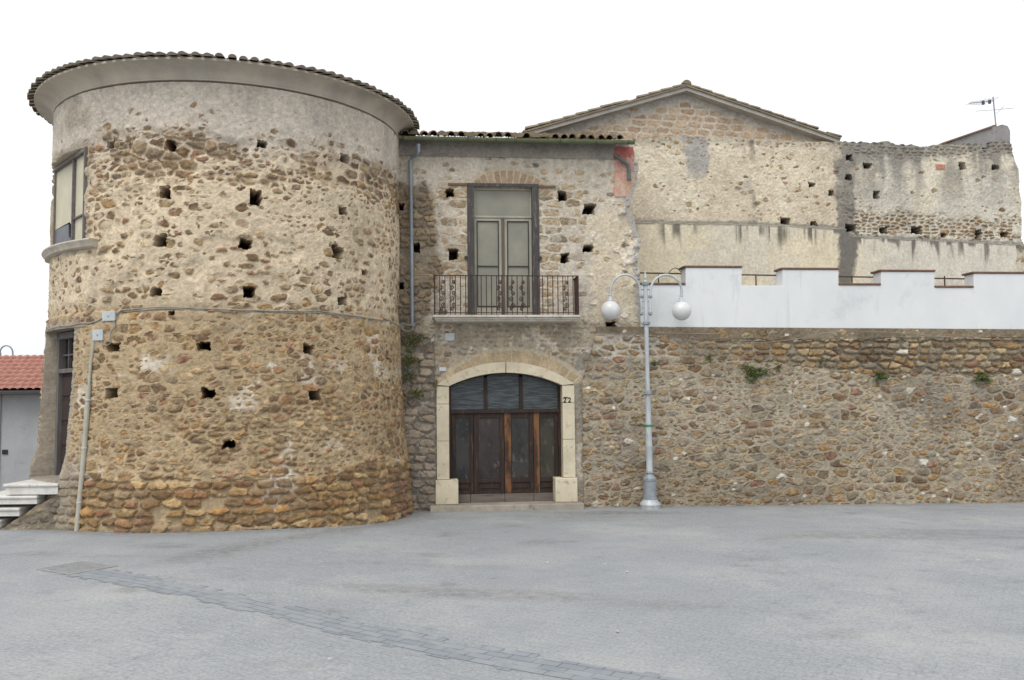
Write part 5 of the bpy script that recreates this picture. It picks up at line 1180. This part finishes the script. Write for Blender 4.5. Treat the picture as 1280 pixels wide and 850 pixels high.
# ================================================================== SMALL THINGS ON THE FRONT
def small_things():
    mw = prin('white_enamel', S(206, 212, 212), S(190, 198, 198), 5, .5)
    u, z = f_(562, 421, .03); k = MB(); w = .105
    k.pprism(FAC, [(u-w, z+.08), (u+w, z+.08), (u+w, z-.05), (u+w*.7, z-.085), (u-w*.7, z-.085), (u-w, z-.05)], -.02, .05); o = k.build('wall_plaque', mw, None, bevel=.006); tag(o, 'blank pale shield shaped plaque below the balcony', 'plaque')
    u, z = f_(554, 461, .05); 
    u, z = f_(553.5, 461.5, .05); k = MB(); k.pbox(FAC, u-.075, u+.075, z-.042, z+.042, -.02, .045); o = k.build('street_plate', mw, None, bevel=.004); tag(o, 'small white rectangular plate at the left of the arch', 'plate')
    # loose stones
    for px, py, s, lab, col in ((733, 627, .15, 'brown loose stone lying at the right foot of the doorway', S(136, 100, 68)), (743, 629.5, .06, 'small pale stone lying beside the brown loose stone', S(176, 166, 148))):
        g = on_ground(px, py+4); bm = bmesh.new(); bmesh.ops.create_icosphere(bm, subdivisions=3, radius=s)
        for v in bm.verts:
            q = v.co/s; n = fbm(np.array([q.x*1.6+9]), np.array([q.y*1.6+q.z*2.3+5]), 191, 3)[0]-.5; v.co *= 1+.7*n; v.co.z *= .8; v.co.x *= 1.15
        me = bpy.data.meshes.new('loose_stone'); bm.to_mesh(me); bm.free(); o = bpy.data.objects.new('loose_stone', me); COL.objects.link(o); o.location = (g[0], g[1]-.06, g[2]+s*.45); me.materials.append(prin('loose_stone_rock', col, None, 9, .9, bstr=.5)); tag(o, lab, 'stone')
    # iron cover of the drain at the end of the dark band
    g = on_ground(97, 710); k = MB(); a = math.radians(-31.2); c_, s_ = math.cos(a), math.sin(a)
    def R(x, y): return (g[0]+x*c_-y*s_, g[1]+x*s_+y*c_)
    def bx(x0, x1, y0, y1, z0, z1):
        p = [R(x0, y0), R(x1, y0), R(x1, y1), R(x0, y1)]; k.hexa([(*q, g[2]+z0) for q in p]+[(*q, g[2]+z1) for q in p])
    mi = prin('rusty_grate', S(150, 151, 151), S(132, 133, 134), 9, .8)
    bx(-.38, .38, -.34, -.29, -.02, .010); bx(-.38, .38, .29, .34, -.02, .010); bx(-.38, -.33, -.289, .289, -.02, .012); bx(.33, .38, -.289, .289, -.02, .012)
    for i in range(9): x = -.29+i*.0725; bx(x-.026, x+.026, -.289, .289, -.015, .010)
    o = k.build('drain_grate', mi); tag(o, 'rusty square drain grate at the end of the dark paver band', 'drain')
    # litter
    rnd = random.Random(6); ml = prin('white_paper', S(196, 196, 192), None, 9, .8)
    spots = ((612, 656, 'white scrap of paper on the paving in front of the arched doorway'), (784, 716, 'white scrap of paper on the paving in front of the lamp post'), (772, 791, 'white scrap of paper near the end of the dark band'), (684, 704, 'small white scrap of paper in the middle of the piazza'))
    for px, py, lab in spots:
        g = on_ground(px, py); k = MB(); s = .020; a = rnd.uniform(0, 3); vs = []
        for i in range(6): an = a+i*math.pi/3; rr = s*rnd.uniform(.6, 1.3); vs.append((g[0]+rr*math.cos(an), g[1]+rr*math.sin(an), g[2]+.006+rnd.uniform(0, .016)))
        vs.append((g[0], g[1], g[2]+.028)); vs += [(x, y, z_-.004) for x, y, z_ in vs[:6]]
        k.add(vs, [(i, (i+1) % 6, 6) for i in range(6)]+[(i, 7+i, 7+(i+1) % 6, (i+1) % 6) for i in range(6)]+[(12, 11, 10, 9, 8, 7)]); o = k.build('paper_scrap', ml); tag(o, lab, 'litter', 'scraps of paper on the paving')
small_things()

# ================================================================== PLANTS ON THE WALLS
def leaf_mat(name, a, b):
    m, n, bs = new_mat(name); bs.inputs['Roughness'].default_value = .65
    gi = n.nodes.new('ShaderNodeNewGeometry'); col = mixc(n, a, b, gi.outputs['Random Per Island']); n.links.new(col, bs.inputs['Base Color']); return m
GREEN = leaf_mat('caper_leaf', S(70, 92, 48), S(104, 118, 66)); DRYG = leaf_mat('ivy_leaf', S(72, 88, 48), S(112, 116, 70))
STEM = prin('plant_stem', S(104, 92, 62), None, 9, .8)
def tuft(name, px, py, w, hh, n, label, d0=.06, mat=None, group=None, depth=.22, seed=0):
    rnd = random.Random(seed); u0, z0 = f_(px, py, d0); k_ = 19.6/F_PX; W = w*k_/2; H = hh*k_/2
    root = thing(name, label, 'plant', FAC.P(u0, z0, d0), group)
    lf = MB(); st = MB()
    for i in range(max(5, n//16)):
        a = rnd.uniform(-1, 1); pts = [FAC.P(u0+a*W*.15, z0-.2*H, d0-.05)]
        pts.append(FAC.P(u0+a*W*.5, z0+rnd.uniform(0, .5)*H, d0+depth*.5)); e = (u0+a*W*.9, z0+rnd.uniform(-.9, .8)*H*(1-.4*abs(a)), d0+depth*rnd.uniform(.3, .8)); pts.append(FAC.P(*e)); st.tube(pts, .005, 4)
    for i in range(n):
        a = rnd.uniform(0, 2*math.pi); rr = math.sqrt(rnd.random()); lob = .62+.38*math.sin(a*3+seed)+.12*rnd.uniform(-1, 1)
        uu = u0+W*rr*lob*math.cos(a); z_ = z0+H*rr*lob*math.sin(a); d = d0+depth*rnd.random()*(1-rr*.7)
        L = rnd.uniform(.030, .060); wd = L*rnd.uniform(.3, .5); dr = Vector((rnd.uniform(-1, 1), rnd.uniform(-1, .1), rnd.uniform(-.9, .7))).normalized(); sd = dr.cross(Vector((rnd.uniform(-1, 1), rnd.uniform(-1, 1), rnd.uniform(.2, 1)))).normalized()
        c = Vector([float(x) for x in FAC.P(uu, z_, d)]); nn = dr.cross(sd)*.008
        lf.add([c, c+dr*L*.5+sd*wd+nn, c+dr*L, c+dr*L*.5-sd*wd+nn], [(0, 1, 2, 3)])
    st.build('stem', STEM, root); lf.build('leaves', mat or GREEN, root)
G1 = 'plants growing out of the rubble wall'
tuft('wall_plant', 942, 466, 42, 28, 430, 'largest bushy green plant on the rubble wall, nearest the street lamp of the big three', group=G1, seed=1)
tuft('wall_plant', 1100, 470, 26, 17, 190, 'mid sized green plant in the middle of the rubble wall below the battlements', group=G1, seed=2)
tuft('wall_plant', 1226, 472, 30, 19, 230, 'green plant near the right end of the rubble wall', group=G1, seed=3)
tuft('wall_plant', 817, 454, 11, 9, 45, 'little dark green sprig on the rubble wall just right of the lamp post', group=G1, seed=4, depth=.12)
tuft('wall_plant', 885.5, 447, 10, 12, 40, 'little upright sprig on the rubble wall between lamp post and largest plant', group=G1, seed=5, depth=.12)
tuft('wall_plant', 972, 459, 8, 12, 40, 'little sprig just right of the largest wall plant', group=G1, seed=6, depth=.12)
tuft('wall_plant', 1026, 450, 16, 8, 40, 'low scruffy sprig between the largest and the middle wall plant', group=G1, seed=7, depth=.12)
G2 = 'plants in the corner of tower and house'
for i, (px, py, w, hh, n, lab) in enumerate(((517, 424, 36, 34, 330, 'leafy plant hanging in the corner right under the zinc downpipe'), (513, 450, 30, 24, 190, 'second tuft down in the corner of tower and house'), (511, 470, 24, 18, 130, 'third tuft down in the corner, above the lowest one'), (520, 491, 30, 14, 120, 'lowest tuft on the stone pier left of the doorway'), (543, 481, 11, 14, 45, 'small light green sprig beside the left top of the door surround'))):
    tuft('corner_plant', px, py, w, hh, n, lab, .20 if i < 4 else .06, DRYG, G2, .16, 20+i)

# ================================================================== NEIGHBOUR ON THE LEFT
def build_neighbour():
    Y = 24.0; pl = Plane(Y, 0.0)
    root = thing('low_neighbour_house', 'low grey rendered house with red tiled roof left of the tower', 'house', (-13.5, Y, 0))
    zt = float(at_y(20, 489, Y)[2]); xr = float(at_y(75, 480, Y)[0])
    mwall = prin('grey_render', S(166, 168, 170), S(150, 152, 154), 1.2, .9, bscale=60, bstr=.3, spec=.1, c3=S(142, 143, 144))
    k = MB(); k.box(-19, xr, Y, Y+7, -.3, zt-.06); k.build('wall', mwall, root)
    m, n, b = new_mat('red_roof_tile'); b.inputs['Roughness'].default_value = .85
    tc = n.nodes.new('ShaderNodeTexCoord'); t = noise_node(n, 7, 5, .6, tc.outputs['Object']); n.links.new(mixc(n, S(172, 126, 113), S(150, 104, 93), ramp(n, t.outputs['Fac'], .35, .65)), b.inputs['Base Color'])
    # interlocking tiles: ribbed surface with stepped courses
    ridge = float(at_y(20, 445.5, Y+2.6)[2]); nc = 9; wid = .21; vs = []; fs = []; x0 = -19.2; nx = int((xr+.2-x0)/wid*6)
    ze = zt; rows = []
    for r_ in range(nc):
        for e in (0, 1):
            t_ = (r_+e)/nc; y = Y-.35+2.95*t_; z = ze+(ridge-ze)*t_+(.045 if e == 0 else .0)
            rows.append([(x0+i*wid/6, y, z+.045*abs(math.sin(math.pi*((i+3*(r_ % 2))/6.0)))**.6) for i in range(nx+1)])
    for rw in rows: vs += rw
    w = nx+1
    for j in range(len(rows)-1): fs += [(j*w+i, j*w+i+1, (j+1)*w+i+1, (j+1)*w+i) for i in range(nx)]
    k = MB(); k.add(vs, fs); k.add([(x0, Y+2.6, ridge), (xr+.2, Y+2.6, ridge), (xr+.2, Y+7.2, ze), (x0, Y+7.2, ze)], [(0, 1, 2, 3)])
    k.add([(x0, Y-.34, ze-.03), (xr+.2, Y-.34, ze-.03), (xr+.2, Y+7.2, ze-.03), (x0, Y+7.2, ze-.03)], [(0, 1, 2, 3)])
    k.build('roof', m, root, smooth=False)
    k = MB(); k.box(x0, xr+.2, Y-.47, Y-.36, ze-.10, ze+.01); k.build('gutter', prin('dark_metal_gutter', S(70, 68, 68), None, 9, .6), root, bevel=.02)
    k = MB(); u, z = pl.uv(6.5, 565); k.box(u-.07, u+.07, Y-.03, Y+.05, z-.06, z+.06); k.build('vent', prin('black_vent', S(48, 46, 46), None, 9, .8), root)
    k = MB(); u, z = pl.uv(1, 520); k.box(u-.03, u+.01, Y-.04, Y-.002, .0, zt-.1); k.build('downpipe', prin('grey_pipe_paint', S(150, 152, 154), None, 9, .6), root)
    # far lamp arch showing over the roof
    Yf = 34.0; Q = lambda px, py: at_y(px, py, Yf)
    r0 = thing('distant_street_lamp', 'curved arm of a distant street lamp showing above the red roof', 'street lamp', (float(Q(-1, 436)[0]), Yf, 0))
    mi = prin('distant_lamp_metal', S(140, 148, 158), None, 9, .5, metal=.3)
    k = MB(); bse = Q(0, 441); k.tube([(bse[0], Yf, 0), bse], .05, 8); p = k.build('pole', mi, r0)
    k = MB(); k.tube([Q(8-8*math.cos(t), 441-9*math.sin(t)) for t in np.linspace(0, math.pi, 12)]+[Q(16, 446)], .028, 6); k.build('arm', mi, r0)
    c = Q(16, 452); k = MB(); k.lathe([(.18*math.sin(a), c[2]-.18*math.cos(a)) for a in np.linspace(.02, 3.1, 14)], (c[0], c[1]), 16); k.build('globe', prin('distant_globe', S(226, 230, 234), None, 3, .3), r0, smooth=True)
build_neighbour()
